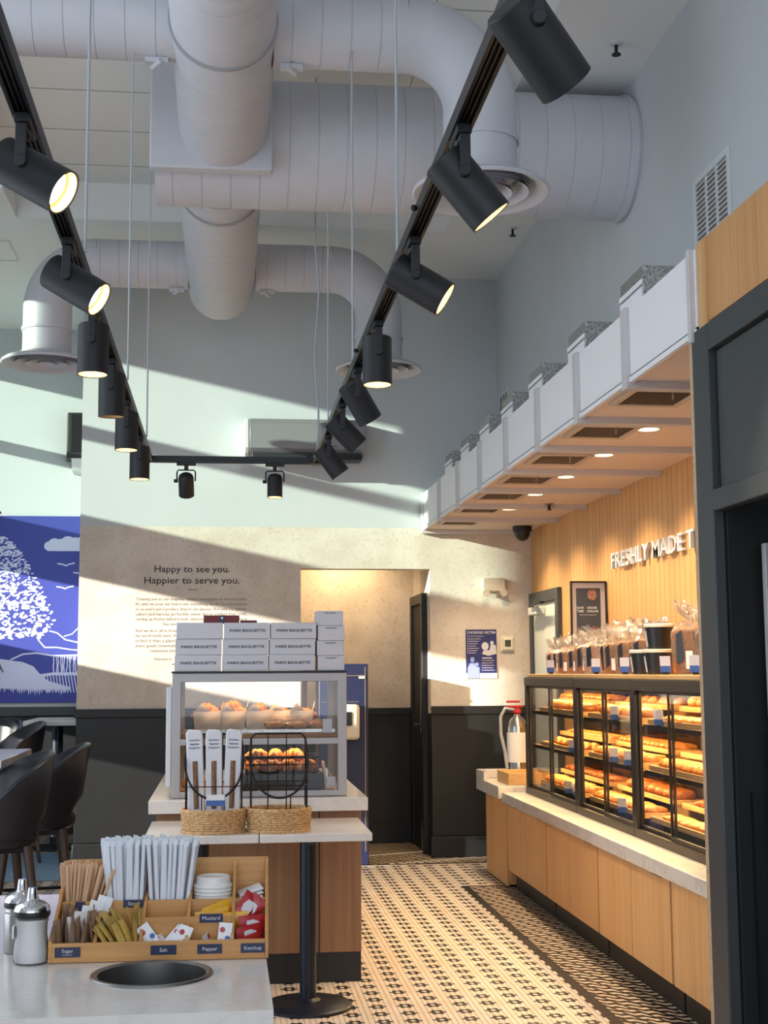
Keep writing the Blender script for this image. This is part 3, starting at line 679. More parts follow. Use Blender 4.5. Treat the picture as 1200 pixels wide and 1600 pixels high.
# mural
def mural():
    X0, X1, Z0, Z1, Y = -2.95, -1.135, 1.165, 2.855, 12.485
    t = thing('wall_mural', 'deep blue wall mural with pale tree, cloud, hill and waterfall', 'mural', (-2.2, 12.5, Z0))
    obj('panel', MB().box(X0, X1, Y, 12.5, Z0, Z1), 'murb', t)
    def flat(m, poly, k=0): m.nb += 1; m.prism(poly, Y - .0015 - .000004 * (m.nb % 300), Y + .001)
    def blob(m, x, z, rx, rz, a=0., n=10, k=0):
        flat(m, [(x + rx * math.cos(q) * math.cos(a) - rz * math.sin(q) * math.sin(a), z + rx * math.cos(q) * math.sin(a) + rz * math.sin(q) * math.cos(a)) for q in [2 * PI * i / n for i in range(n)]], k)
    PX = lambda u: -2.055 + u * .0060          # metres along the wall per photo-like unit
    m = MB()
    for x, z, r in ((75, 2.58, .045), (83, 2.595, .06), (93, 2.59, .06), (103, 2.605, .07), (114, 2.60, .065), (124, 2.60, .07), (134, 2.59, .06)): blob(m, PX(x), z, r, r * .95, n=18)
    flat(m, [(PX(73), 2.535), (PX(140), 2.535), (PX(140), 2.62), (PX(80), 2.62)]); obj('cloud', m, 'muralw', t)
    m = MB(); rr = random.Random(4)
    for i in range(900):
        z = rr.uniform(1.74, 2.66); f = (z - 1.74) / .92
        xr = 12 + 88 * (1 - f) ** .75 * (.62 + .38 * min(1, f * 5)); x = rr.uniform(-28, xr)
        k = 1 if f < .55 else .8
        blob(m, PX(x), z, rr.uniform(.010, .026) * k, rr.uniform(.006, .012) * k, rr.uniform(-.5, .8), 7)
    o = obj('foliage', m, 'muralw', t); o['kind'] = 'stuff'
    def curve(pts, w, nm):
        m = MB()
        for (a, b), (c, d) in zip(pts, pts[1:]):
            dx, dz = c - a, d - b; L = math.hypot(dx, dz) or 1; nx, nz = -dz / L * w, dx / L * w
            flat(m, [(a - nx, b - nz), (c - nx, d - nz), (c + nx, d + nz), (a + nx, b + nz)])
        obj(nm, m, 'muralw', t)
    curve([(PX(78), 1.81), (PX(90), 1.79), (PX(102), 1.73), (PX(124), 1.70)], .006, 'branch'); curve([(PX(100), 1.76), (PX(112), 1.78), (PX(120), 1.83), (PX(128), 1.84)], .005, 'branch')
    curve([(PX(62), 1.73), (PX(72), 1.66), (PX(90), 1.66), (PX(110), 1.64), (PX(130), 1.63)], .006, 'branch'); curve([(PX(-20), 1.62), (PX(8), 1.76), (PX(26), 1.80)], .010, 'branch')
    for x, z in ((101, 2.40), (100, 2.19), (125, 2.32)):
        curve([(PX(x - 13), z + .02), (PX(x - 4), z + .012), (PX(x), z), (PX(x + 4), z + .014), (PX(x + 13), z + .026)], .006, 'bird')
    m = MB(); P = [(PX(-60), 1.30), (PX(-60), 1.58), (PX(0), 1.565), (PX(22), 1.545), (PX(40), 1.53), (PX(56), 1.49), (PX(66), 1.42), (PX(78), 1.36), (PX(112), 1.30)]
    x = 112
    while x > -60:
        P.append((PX(x - 1.5), 1.24 + .05 * max(0, (60 - x)) / 120 + rr.uniform(-.012, .03))); P.append((PX(x - 3), 1.29 + .03 * max(0, (60 - x)) / 120)); x -= 3.2
    flat(m, P); obj('hill', m, 'muralw', t)
    curve([(PX(22), 1.55), (PX(40), 1.60), (PX(60), 1.61), (PX(84), 1.585), (PX(128), 1.59)], .007, 'ridge')
    m = MB()
    for i in range(13):
        x = 86 + i * 3.2; z = 1.585; q = rr.uniform(.7, 1.5)
        while z > 1.42:
            n_ = (x + rr.uniform(-1, 1), z - .03); flat(m, [(PX(x) - .004 * q, z), (PX(n_[0]) - .004 * q, n_[1]), (PX(n_[0]) + .005, n_[1]), (PX(x) + .005, z)]); x, z = n_
    flat(m, [(PX(66), 1.42), (PX(84), 1.435), (PX(130), 1.435), (PX(130), 1.415), (PX(84), 1.41), (PX(70), 1.395)])
    for i in range(12):
        x = 72 + i * 4.4; z = 1.41
        for k in range(5): flat(m, [(PX(x) - .003, z), (PX(x + .9) - .003, z - .035), (PX(x + .9) + .006, z - .035), (PX(x) + .006, z)]); x += .9; z -= .03
    obj('waterfall', m, 'muralw', t)
    text('letter', 'A', (PX(6), Y - .004, 1.475), 'screen', t, height=.085)
mural()
# suspended navy unit in the corridor mouth
t = thing('navy_cabinet', 'tall navy cabinet with thin gold lines behind the island display', 'cabinet', (.9, 10.2, 0))
obj('body', MB().box(.70, 1.07, 10.16, 10.47, 0, 1.485), 'navyd', t, bevel=.004)
m = MB().box(1.045, 1.050, 10.157, 10.161, .1, 1.46).box(.72, 1.05, 10.157, 10.161, 1.395, 1.40).box(.72, 1.0, 10.157, 10.161, 1.20, 1.203); obj('gold_line', m, 'brass', t)
obj('latch', MB().box(1.0, 1.045, 10.145, 10.161, 1.375, 1.392), 'offw', t)
t = thing('soap_dispenser', 'cream wall dispenser with dark window on the navy cabinet', 'dispenser', (.92, 10.1, .9))
obj('body', MB().box(.84, .995, 10.04, 10.158, .925, 1.185), 'offw', t, bevel=.025); obj('window', MB().box(.85, .935, 10.032, 10.042, 1.03, 1.13), 'tub', t, bevel=.006)

# ================================================================== BLACK OPEN MERCHANDISER (right edge of the picture)
t = thing('display_cooler', 'tall black-framed upright display unit at the near end of the pastry counter', 'display cooler', (1.8, 3.2, 0))
X = 1.54
obj('side_panel', MB().box(X + .03, 2.40, 4.12, 4.25, 0, 2.55), 'blackp', t); obj('edge_strip', MB().box(X + .004, X + .03, 4.25, 4.285, 0, 2.555), 'edge', t)
m = MB().box(X, X + .04, 4.105, 4.25, 0, 2.545).box(X, X + .04, 1.5, 4.105, 2.455, 2.545).box(X, X + .04, 1.5, 4.105, 1.93, 2.0).box(X, X + .04, 1.45, 1.58, 0, 2.545)
obj('front_frame', m, 'frame', t, bevel=.005)
obj('upper_panel', MB().box(X + .02, X + .035, 1.58, 4.075, 2.0, 2.445), 'frame', t); obj('panel_gap', MB().box(X + .03, X + .05, 1.55, 4.11, 1.98, 2.46), 'dark', t)
obj('inner_wall', MB().box(X + .04, 2.38, 4.08, 4.12, 0, 1.95), 'dark', t); obj('back_panel', MB().box(2.36, 2.40, 1.5, 4.12, 0, 2.55), 'dark', t)
obj('floor_plinth', MB().box(X + .04, 2.38, 1.5, 4.1, 0, .10), 'dark', t); obj('roof_panel', MB().box(X + .02, 2.40, 1.45, 4.25, 2.545, 2.558), 'frame', t)
obj('glass_door_edge', MB().box(1.665, 1.69, 4.0, 4.03, 1.27, 1.82).box(1.665, 1.69, 4.0, 4.03, .6, 1.25), 'grey', t, bevel=.003)
obj('low_divider', MB().box(1.62, 1.626, 4.05, 4.08, 0, 1.05), 'metal', t)

# ================================================================== PASTRY COUNTER
CT0, CT1 = .555, .622
def cabinet(y0, y1, label, doors, x=1.87, z0=.132, top=CT0, kick=True):
    t = thing('base_cabinet', label, 'cabinet', (x + .25, (y0 + y1) / 2, 0), 'oak cabinets under the pastry counter')
    obj('carcass', MB().box(x + .02, 2.40, y0, y1, z0, top), 'oak', t)
    n = len(doors) - 1
    for a, b in zip(doors, doors[1:]): obj('door', MB().box(x, x + .02, a + .004, b - .004, z0 - .012, top - .012), 'oak', t, bevel=.0015)
    if kick: obj('toe_kick', MB().box(x + .05, 2.38, y0, y1, 0, z0), 'blackp', t)
    obj('pull_lip', MB().box(x - .004, x + .02, doors[0] + .10, doors[0] + .24, top - .014, top - .003), 'metal', t)
    return t
cabinet(4.30, 5.62, 'oak base cabinet next to the tall black display unit', [4.30, 4.98, 5.62])
cabinet(5.64, 6.75, 'oak base cabinet under the near glass case, second along the counter', [5.64, 6.20, 6.75])
cabinet(6.77, 7.85, 'oak base cabinet under the middle glass case', [6.77, 7.32, 7.85])
cabinet(7.87, 8.93, 'oak base cabinet under the far glass case', [7.87, 8.40, 8.93])
cabinet(8.97, 9.72, 'oak end cabinet standing down to the floor at the far counter end', [8.99, 9.70], 1.87, .02, .575, False)
tag(obj('quartz_worktop', MB().box(1.84, 2.41, 4.29, 8.98, CT0, CT1), 'marble', bevel=.004), 'long veined quartz worktop under the glass pastry cases', 'worktop')
t = thing('counter_end', 'raised white quartz ledge at the far end of the pastry counter', 'worktop', (2.1, 9.4, .58))
obj('ledge', MB().box(1.82, 2.41, 9.0, 9.80, .575, .66), 'marble', t, bevel=.004); obj('back_lip', MB().box(1.82, 2.41, 9.68, 9.80, .66, .72), 'marble', t, bevel=.004); obj('side_lip', MB().box(1.82, 1.85, 9.50, 9.68, .66, .72), 'marble', t)
tag(obj('wooden_tray', MB().box(1.90, 2.2, 9.04, 9.42, .661, .673).box(1.90, 1.912, 9.04, 9.42, .673, .74).box(2.188, 2.2, 9.04, 9.42, .673, .74).box(1.912, 2.188, 9.04, 9.052, .673, .74).box(1.912, 2.188, 9.408, 9.42, .673, .74), 'boardx', bevel=.002),
    'shallow pale wooden tray on the far counter ledge', 'tray')
t = thing('fire_extinguisher', 'silver extinguisher with red valve and grey hose behind the far glass case', 'fire extinguisher', (2.08, 9.56, .66))
ex, ey = 2.08, 9.56
obj('cylinder', MB().lathe([(.06, 0), (.075, .01), (.075, .36), (.05, .42), (.025, .44), (.02, .46)], (ex, ey, .661), 28), 'steel', t)
obj('label', MB().lathe([(.0765, .12), (.0765, .33)], (ex, ey, .661), 28, cap=False), 'white2', t)
obj('valve', MB().lathe([(.02, .455), (.03, .47), (.022, .50)], (ex, ey, .661), 16).box(ex - .07, ex + .04, ey - .012, ey + .012, 1.165, 1.18).box(ex - .075, ex + .02, ey - .014, ey + .014, 1.20, 1.215), 'redm', t, bevel=.003)
obj('hose', MB().tube([(ex - .02, ey, 1.15), (ex - .09, ey - .01, 1.16), (ex - .125, ey - .02, 1.10), (ex - .125, ey - .02, .98), (ex - .10, ey - .03, .86), (ex - .085, ey - .03, .74)], .012, 12), 'cable', t)
# ------------------------------------------------------------------ glass cases
CX0, CX1, CZ0, CZ1 = 1.99, 2.38, CT1, 1.382
BAYS = [(5.44, 6.50, 'near'), (6.50, 7.60, 'middle'), (7.60, 8.90, 'far')]
LEV = [(.70, 'bottom'), (.945, 'middle'), (1.165, 'top')]
for y0, y1, nm in BAYS:
    t = thing('display_case', '%s black-framed glass pastry case on the quartz worktop' % nm, 'display case', (2.2, (y0 + y1) / 2, CZ0), 'glass pastry cases on the counter')
    a, b = y0 + .002, y1 - .002
    for y in (a, b - .035):
        obj('frame_post', MB().box(CX0, CX0 + .04, y, y + .035, CZ0, CZ1 - .05), 'casef', t, bevel=.003); obj('frame_post', MB().box(CX1 - .035, CX1, y, y + .035, CZ0, CZ1 - .05), 'casef', t, bevel=.003)
    obj('top_rail', MB().box(CX0 - .004, CX0 + .04, a, b, CZ1 - .055, CZ1), 'caserail', t, bevel=.003); obj('top_panel', MB().box(CX0 + .04, CX1, a, b, CZ1 - .012, CZ1), 'casef', t)
    obj('bottom_rail', MB().box(CX0 - .004, CX0 + .04, a, b, CZ0, CZ0 + .042), 'caserail', t, bevel=.003); obj('floor_board', MB().box(CX0 + .04, CX1, a, b, CZ0 + .001, CZ0 + .022), 'boardx', t)
    obj('back_glass', MB().box(CX1 - .012, CX1 - .006, a + .03, b - .03, CZ0 + .03, CZ1 - .02), 'glass', t); obj('back_mullion', MB().box(CX1 - .02, CX1 - .004, (a + b) / 2 - .05, (a + b) / 2 + .0, CZ0 + .02, CZ1 - .02), 'casef', t)
    for nm2, q in (('end_glass', a + .012), ('end_glass', b - .018)):
        if (q > b - .1 and nm == 'far') or (q < a + .1 and nm == 'near'): obj(nm2, MB().box(CX0 + .04, CX1 - .035, q, q + .006, CZ0 + .03, CZ1 - .02), 'glass', t)
    mid = (a + b) / 2
    for k, (d0, d1, x) in enumerate(((a + .035, mid + .012, CX0 + .006), (mid - .012, b - .035, CX0 + .020))):
        dr = obj('sliding_door', MB().box(x + .003, x + .008, d0 + .01, d1 - .01, CZ0 + .05, CZ1 - .06), 'glassd', t)
        sw = .012
        m = MB().box(x, x + .011, d0, d0 + sw, CZ0 + .042, CZ1 - .055).box(x, x + .011, d1 - sw, d1, CZ0 + .042, CZ1 - .055).box(x, x + .011, d0, d1, CZ0 + .042, CZ0 + .062).box(x, x + .011, d0, d1, CZ1 - .067, CZ1 - .055)
        obj('door_stiles', m, 'casef', dr, bevel=.0015)
    for z, ln in LEV[1:]:
        s = obj('shelf', MB().box(CX0 + .05, CX1 - .02, a + .036, b - .036, z - .012, z), 'boardx', t); obj('shelf_edge', MB().box(CX0 + .044, CX0 + .05, a + .036, b - .036, z - .022, z), 'casef', s)
    obj('riser', MB().box(CX0 + .09, CX1 - .03, a + .04, b - .04, CZ0 + .023, .690), 'casef', t)
    for z in (1.366, 1.148, .928):
        light('shelf_strip_light', 'AREA', (CX0 + .13, mid, z - .005), 14.0, (1.0, .64, .27), (.12, 0, -1), shape='RECTANGLE', size=.03, size_y=(b - a) * .86)
# ------------------------------------------------------------------ pastries
def croissant(nm='croissant'):
    t = MB(); pts = []; rad = []; n = 41
    for i in range(n):
        u = i / (n - 1) * 2 - 1; a = u * 1.15
        pts.append((.072 * math.sin(a), .06 * (1 - math.cos(a)) - .012, .026 - .010 * abs(u))); rad.append((.028 * (1 - abs(u) ** 1.6) + .007) * (.90 + .20 * abs(math.sin(u * 8.5))))
    return t.tube(pts, rad, 12)
def bun(): return MB().ell((0, 0, .030), (.052, .050, .034), 18, 10, lambda p: 1 - .10 * max(0, -p.z))
def braid():
    m = MB()
    for k in range(3):
        pts = []; rad = []
        for i in range(28):
            u = i / 27; q = u * 4 * PI + k * 2 * PI / 3
            w = math.sin(PI * min(1, max(0, u))) ** .5; pts.append((.020 * w * math.cos(q), (u - .5) * .21, .032 + .014 * w * math.sin(q))); rad.append(.006 + .019 * w)
        m.tube(pts, rad, 10)
    return m
def longroll(): return MB().ell((0, 0, .028), (.036, .085, .030), 16, 12, lambda p: 1 + .04 * math.cos(p.y * 14))
def danish():
    m = MB(); m.prism([(-.05, -.04), (-.04, -.05), (.04, -.05), (.05, -.04), (.05, .04), (.04, .05), (-.04, .05), (-.05, .04)], 0, .026, 'XY'); return m
def loafround(): return MB().ell((0, 0, .040), (.062, .085, .046), 18, 12, lambda p: 1 - .05 * abs(math.sin(p.y * 7)) * max(0, p.z))
PROTO = {}
def pastry(kind, label, group, loc, rz=0., s=1.):
    if kind not in PROTO:
        if kind == 'danish':
            o = obj('cheese_danish', danish(), 'bun', bevel=.008); k = obj('topping', MB().ell((0, 0, .026), (.034, .034, .010), 14, 6), 'cheese'); k.parent = o
        elif kind == 'filled_roll':
            o = obj('filled_roll', longroll(), 'bun'); k = obj('topping', MB().ell((0, 0, .052), (.016, .07, .010), 10, 8, lambda p: 1 + .15 * math.sin(p.y * 20)), 'cheese'); k.parent = o
        else:
            mb, mt = {'round_bun': (bun, 'bun'), 'croissant': (croissant, 'cro'), 'braided_loaf': (braid, 'brown'), 'long_roll': (longroll, 'bun'), 'crusty_loaf': (loafround, 'brown')}[kind]
            o = obj(kind, mb(), mt)
        PROTO[kind] = o
    else: o = dup(PROTO[kind])
    o.location = loc; o.rotation_euler = (0, 0, rz); o.scale = (s, s, s)
    return tag(o, label, {'round_bun': 'bun', 'croissant': 'croissant', 'braided_loaf': 'bread', 'long_roll': 'bread roll', 'crusty_loaf': 'bread', 'danish': 'pastry', 'filled_roll': 'bread roll'}[kind], group)
PLAN = {('near', 'top'): ('danish', 'round_bun'), ('near', 'middle'): ('filled_roll', 'croissant'), ('near', 'bottom'): ('danish', 'braided_loaf'),
        ('middle', 'top'): ('round_bun', 'croissant'), ('middle', 'middle'): ('filled_roll', 'long_roll'), ('middle', 'bottom'): ('long_roll', 'crusty_loaf'),
        ('far', 'top'): ('round_bun', 'long_roll'), ('far', 'middle'): ('croissant', 'danish'), ('far', 'bottom'): ('filled_roll', 'braided_loaf')}
WORDS = {'round_bun': 'golden round bun', 'croissant': 'brown croissant', 'braided_loaf': 'dark braided loaf', 'long_roll': 'plain golden long roll', 'crusty_loaf': 'dark crusty loaf', 'danish': 'square cheese-topped danish', 'filled_roll': 'long roll with cheese topping'}
STEP = {'round_bun': .113, 'croissant': .136, 'braided_loaf': .116, 'long_roll': .072, 'crusty_loaf': .122, 'danish': .118, 'filled_roll': .072}
for y0, y1, nm in BAYS:
    for z, ln in LEV:
        for tier in (0, 1):
            kind = PLAN[(nm, ln)][tier]
            xa, xb = (2.05, 2.20) if tier == 0 else (2.21, 2.355)
            zt = z + .0015 if tier == 0 else z + .062
            a, b = y0 + .06, y1 - .06
            if nm == 'far' and tier == 0: b -= .12
            t = thing('wooden_tray', '%s wooden tray on the %s level of the %s glass case' % (('front', 'raised back')[tier], ln, nm), 'tray', ((xa + xb) / 2, (a + b) / 2, zt), 'wooden pastry trays')
            obj('tray_base', MB().box(xa, xb, a, b, zt, zt + .010), 'boardx', t)
            obj('tray_rim', MB().box(xa, xa + .008, a, b, zt + .010, zt + .024).box(xb - .008, xb, a, b, zt + .010, zt + .024).box(xa, xb, a, a + .008, zt + .010, zt + .024).box(xa, xb, b - .008, b, zt + .010, zt + .024), 'boardx', t, bevel=.001)
            if tier: obj('tray_feet', MB().box(xa + .02, xb - .02, a + .02, a + .05, z + .001, zt).box(xa + .02, xb - .02, b - .05, b - .02, z + .001, zt), 'boardx', t)
            st = STEP[kind]; y = a + .012 + st / 2
            lb = '%s in the %s tray, %s level of the %s glass case' % (WORDS[kind], ('front', 'back')[tier], ln, nm)
            while y + st / 2 < b - .008:
                ro = {'croissant': PI / 2, 'round_bun': random.uniform(0, 6), 'danish': random.uniform(-.1, .1), 'braided_loaf': PI / 2}.get(kind, PI / 2) + random.uniform(-.12, .12)
                if kind == 'braided_loaf': ro = random.uniform(.6, .9)
                s = random.uniform(.96, 1.06) * {'long_roll': .80, 'filled_roll': .80, 'crusty_loaf': .80, 'braided_loaf': .62, 'croissant': .82}.get(kind, 1)
                pastry(kind, lb, '%ss, %s tray, %s level, %s case' % (kind.replace('_', ' '), ('front', 'back')[tier], ln, nm), ((xa + xb) / 2 + random.uniform(-.006, .006), y, zt + .0105), ro, s); y += st
# shelf price tags
pt = None
for y, z, lb in ((6.95, 1.155, 'blue and white price tag on the top shelf of the middle case'), (6.22, 1.155, 'blue and white price tag on the top shelf of the near case'), (6.72, .935, 'blue and white price tag on the middle shelf of the middle case near its post'), (6.98, .935, 'blue and white price tag halfway along the middle shelf of the middle case'),
                 (7.85, .935, 'pale price tag on the middle shelf of the far case'), (6.85, .69, 'pale price tag at the bottom level of the middle case'), (7.95, .69, 'pale price tag at the bottom level of the far case'), (7.75, .69, 'small price tag at the bottom of the far case near its post')):
    if pt is None:
        t = thing('price_tag', lb, 'price tag', (0, 0, 0), 'price tags in the glass cases')
        obj('card', MB().box(-.0015, .0015, -.025, .025, .01, .085), 'lbl', t); obj('blue_band', MB().box(-.0022, -.0014, -.025, .025, .01, .04), 'blue', t); obj('clip_foot', MB().box(-.004, .012, -.012, .012, 0, .012), 'casef', t); pt = t
    else: t = dup(pt)
    t.location = (2.036, y, z + .002 if z > .7 else z); t['label'] = lb; t.rotation_euler = (0, -.15, random.uniform(.7, 1.0))
# ------------------------------------------------------------------ on top of the cases
TB = CZ1 + .001
for i, (a, b) in enumerate(((5.50, 6.58), (6.60, 7.62), (7.64, 8.86))):
    tag(obj('serving_board', MB().box(2.0, 2.37, a, b, TB, TB + .022), 'boardx', bevel=.003), 'thin oak board on top of the %s glass case' % ('near', 'middle', 'far')[i], 'board', 'boards on the glass cases')
ZT = TB + .0235
def bread_bag(x, y, w, d, h, label, seed, sl=True, navy=True):
    r = random.Random(seed)
    t = thing('bread_bag', label, 'bagged bread', (x, y, ZT), 'bagged loaves on the glass cases')
    P = [(-w / 2, 0), (w / 2, 0), (w / 2, h * .70), (w * .56, h * .80), (w * .50, h * .94), (w * .3, h), (-w * .3, h), (-w * .50, h * .94), (-w * .56, h * .80), (-w / 2, h * .70)]
    lf = obj('loaf', MB().prism([(a + y, b + ZT + .001) for a, b in P], x - d / 2, x + d / 2, 'YZ'), 'loaf', t, bevel=.010)
    obj('sliced_face', MB().prism([(a * .86 + y, b * .90 + ZT + .008) for a, b in P], x - d / 2 - .002, x - d / 2 + .002, 'YZ'), 'crumb', lf)
    n = 30; bm = MB(); rings = [(0.0, 1.0, 1.0), (.5, 1.05, 1.03), (.92, 1.06, 1.05), (1.08, .72, .72), (1.18, .30, .30), (1.26, .42, .46), (1.42, .85, .80), (1.55, 1.0, .95)]
    vs = []
    for q, (hh, sw, sd) in enumerate(rings):
        for i in range(n):
            a = 2 * PI * i / n; c, s_ = math.cos(a), math.sin(a)
            k = 1 / max(abs(c), abs(s_)) ** .75; j = r.uniform(-.10, .10) * (q / 4 if q > 2 else .15)
            vs.append((x + c * k * (d / 2 + .008) * sd * (1 + j), y + s_ * k * (w / 2 + .008) * sw * (1 + j), ZT + h * hh + (r.uniform(-.02, .03) if q > 5 else r.uniform(-.004, .004) * q)))
    fs = [(q * n + i, q * n + (i + 1) % n, (q + 1) * n + (i + 1) % n, (q + 1) * n + i) for q in range(len(rings) - 1) for i in range(n)]
    bm.add(vs, fs); g = obj('cellophane', bm, 'cello', t, angle=20)
    obj('tie', MB().lathe([(.016, h * 1.175), (.016, h * 1.195)], (x, y, ZT), 14), 'gold', t)
    m = MB(); m.prism([(y - w * .42, ZT + h * .12), (y - w * .20, ZT + h * .12), (y - w * .16, ZT + h * .5), (y - w * .10, ZT + h * .92), (y - w * .24, ZT + h * .92), (y - w * .36, ZT + h * .5)], x - d / 2 - .0115, x - d / 2 - .0105, 'YZ')
    m.prism([(y + w * .16, ZT + h * .30), (y + w * .34, ZT + h * .22), (y + w * .36, ZT + h * .85), (y + w * .20, ZT + h * .95)], x - d / 2 - .0115, x - d / 2 - .0105, 'YZ')
    obj('printed_band', m, 'inkn' if navy else 'leather', t); obj('printed_panel', MB().box(x - d / 2 - .0118, x - d / 2 - .0108, y - w * .08, y + w * .10, ZT + h * .12, ZT + h * .5), 'white2', t)
    t.rotation_euler = (0, 0, .72 + r.uniform(-.08, .08))
k = 0
for (y, w, d, h, lb) in ((8.72, .105, .12, .135, 'narrow bagged loaf at the far corner on top of the cases'), (8.55, .105, .12, .14, 'narrow bagged loaf, second from the far corner on top of the cases'), (8.36, .135, .13, .145, 'bagged loaf showing a plain crumb, third from the far corner on the cases'), (8.14, .12, .13, .15, 'slim striped bagged loaf, fourth from the far corner on the cases'),
                         (7.90, .15, .13, .165, 'striped bagged loaf beside the wide brown one below the framed poster'), (7.62, .20, .14, .17, 'wide brown bagged loaf below the framed poster'), (7.28, .15, .13, .17, 'bagged loaf with white card label next to the wide brown one'), (7.04, .16, .13, .175, 'bagged loaf with black diagonal stripes beside the tubs'), (6.74, .17, .13, .18, 'brown bagged loaf directly behind the low black tub'),
                         (6.06, .19, .15, .215, 'large bagged loaf with navy strip beside the stacked tubs'), (5.74, .19, .15, .20, 'large bagged loaf nearest the black display unit')):
    bread_bag(2.18, y, w, d, h, lb, 30 + k, True, k % 2 == 0); k += 1
def tub(x, y, z, label):
    t = thing('food_tub', label, 'tub', (x, y, z), 'black tubs on the glass cases')
    obj('tub_body', MB().lathe([(.058, 0), (.070, .105)], (x, y, z), 28), 'tub', t); obj('lid', MB().lathe([(.073, .1055), (.074, .118), (.068, .122)], (x, y, z), 28), 'offw', t)
    m = MB(); m.grid(lambda u, v: (x + (.0605 + .0105 * v) * math.cos(PI - .8 + u * 1.0), y + (.0605 + .0105 * v) * math.sin(PI - .8 + u * 1.0), z + .012 + v * .075), 10, 2); obj('label_wrap', m, 'lbl', t)
tub(2.085, 6.58, ZT, 'black lidded tub with pale label, front one of three on the case'); tub(2.10, 6.40, ZT, 'black lidded tub carrying another tub on its lid'); tub(2.11, 6.41, ZT + .1235, 'black lidded tub stacked on top of another tub')
for y, lb in ((8.28, 'small white price card in front of the plain crumb loaf'), (7.24, 'white and blue price card at the loaf below the wall lettering'), (6.70, 'white and blue price card before the low black tub'), (6.06, 'white and blue price card in front of the large navy-strip loaf'), (5.66, 'white and blue price card nearest the black display unit')):
    t = dup(pt); t.location = (2.022, y, ZT); t['label'] = lb; t['group'] = 'price cards on top of the cases'; t.rotation_euler = (0, -.1, .9)
tag(obj('menu_card', MB().box(2.27, 2.275, 8.10, 8.30, ZT, ZT + .29), 'red'), 'dark red card standing behind the bagged loaves', 'card')

# ================================================================== ISLAND
t = thing('island_counter', 'dark oak island counter with white top and black plinth', 'counter', (.16, 7.3, 0))
obj('body', MB().box(-.31, .64, 6.42, 8.25, .135, .785), 'walnut', t, bevel=.002); obj('seam_strip', MB().box(.44, .446, 6.417, 6.421, .135, .785), 'ink', t)
obj('plinth', MB().box(-.30, .638, 6.425, 8.24, 0, .135), 'blackp', t); obj('top_slab', MB().box(-.345, .666, 6.35, 8.30, .785, .845), 'quartz', t, bevel=.003)
IX0, IX1, IY0, IY1, IZ0, IZ1 = -.247, .576, 6.44, 7.10, .8465, 1.425
t = thing('display_cabinet', 'grey-framed glass display cabinet on the island counter', 'display cabinet', (.16, 6.77, IZ0))
m = MB()
for x in (IX0, IX1 - .042):
    for y in (IY0, IY1 - .042): m.box(x, x + .042, y, y + .042, IZ0, IZ1)
for z0, z1 in ((IZ1 - .042, IZ1), (1.088, 1.118), (IZ0, IZ0 + .028)):
    for y in (IY0, IY1 - .03): m.box(IX0, IX1, y, y + .03, z0, z1)
    for x in (IX0, IX1 - .03): m.box(x, x + .03, IY0, IY1, z0, z1)
obj('frame', m, 'grey', t, bevel=.003)
obj('roof_panel', MB().box(IX0 - .004, IX1 + .002, IY0 - .004, IY1, IZ1, IZ1 + .009), 'metal', t); obj('side_rail', MB().box(IX0 - .028, IX0 - .002, IY0 + .03, IY1 - .05, IZ0 + .05, 1.36), 'acw', t, bevel=.004)
obj('shelf', MB().box(IX0 + .03, IX1 - .03, IY0 + .02, IY1 - .02, 1.119, 1.139), 'walnut', t, bevel=.002); obj('base_board', MB().box(IX0 + .03, IX1 - .03, IY0 + .03, IY1 - .03, IZ0 + .001, IZ0 + .022), 'boardx', t)
for z0, z1 in ((1.14, IZ1 - .042), (IZ0 + .03, 1.088)):
    obj('side_glass', MB().box(IX0 + .012, IX0 + .017, IY0 + .04, IY1 - .04, z0, z1), 'glass', t); obj('side_glass', MB().box(IX1 - .017, IX1 - .012, IY0 + .04, IY1 - .04, z0, z1), 'glass', t)
    obj('front_glass', MB().box(IX0 + .042, IX1 - .042, IY0 + .012, IY0 + .017, z0, z1), 'glass', t)
obj('door_post', MB().box(.40, .425, IY1 - .03, IY1 - .005, IZ0 + .03, IZ1 - .04).box(.47, .485, IY1 - .03, IY1 - .005, IZ0 + .03, IZ1 - .04), 'walnut', t)
light('cabinet_strip_light', 'AREA', (.16, 6.62, IZ1 - .05), 1.7, (1, .68, .36), (0, .15, -1), shape='RECTANGLE', size=.7, size_y=.03)
light('cabinet_strip_light', 'AREA', (.16, 6.62, 1.085), 1.5, (1, .66, .32), (0, .15, -1), shape='RECTANGLE', size=.7, size_y=.03)
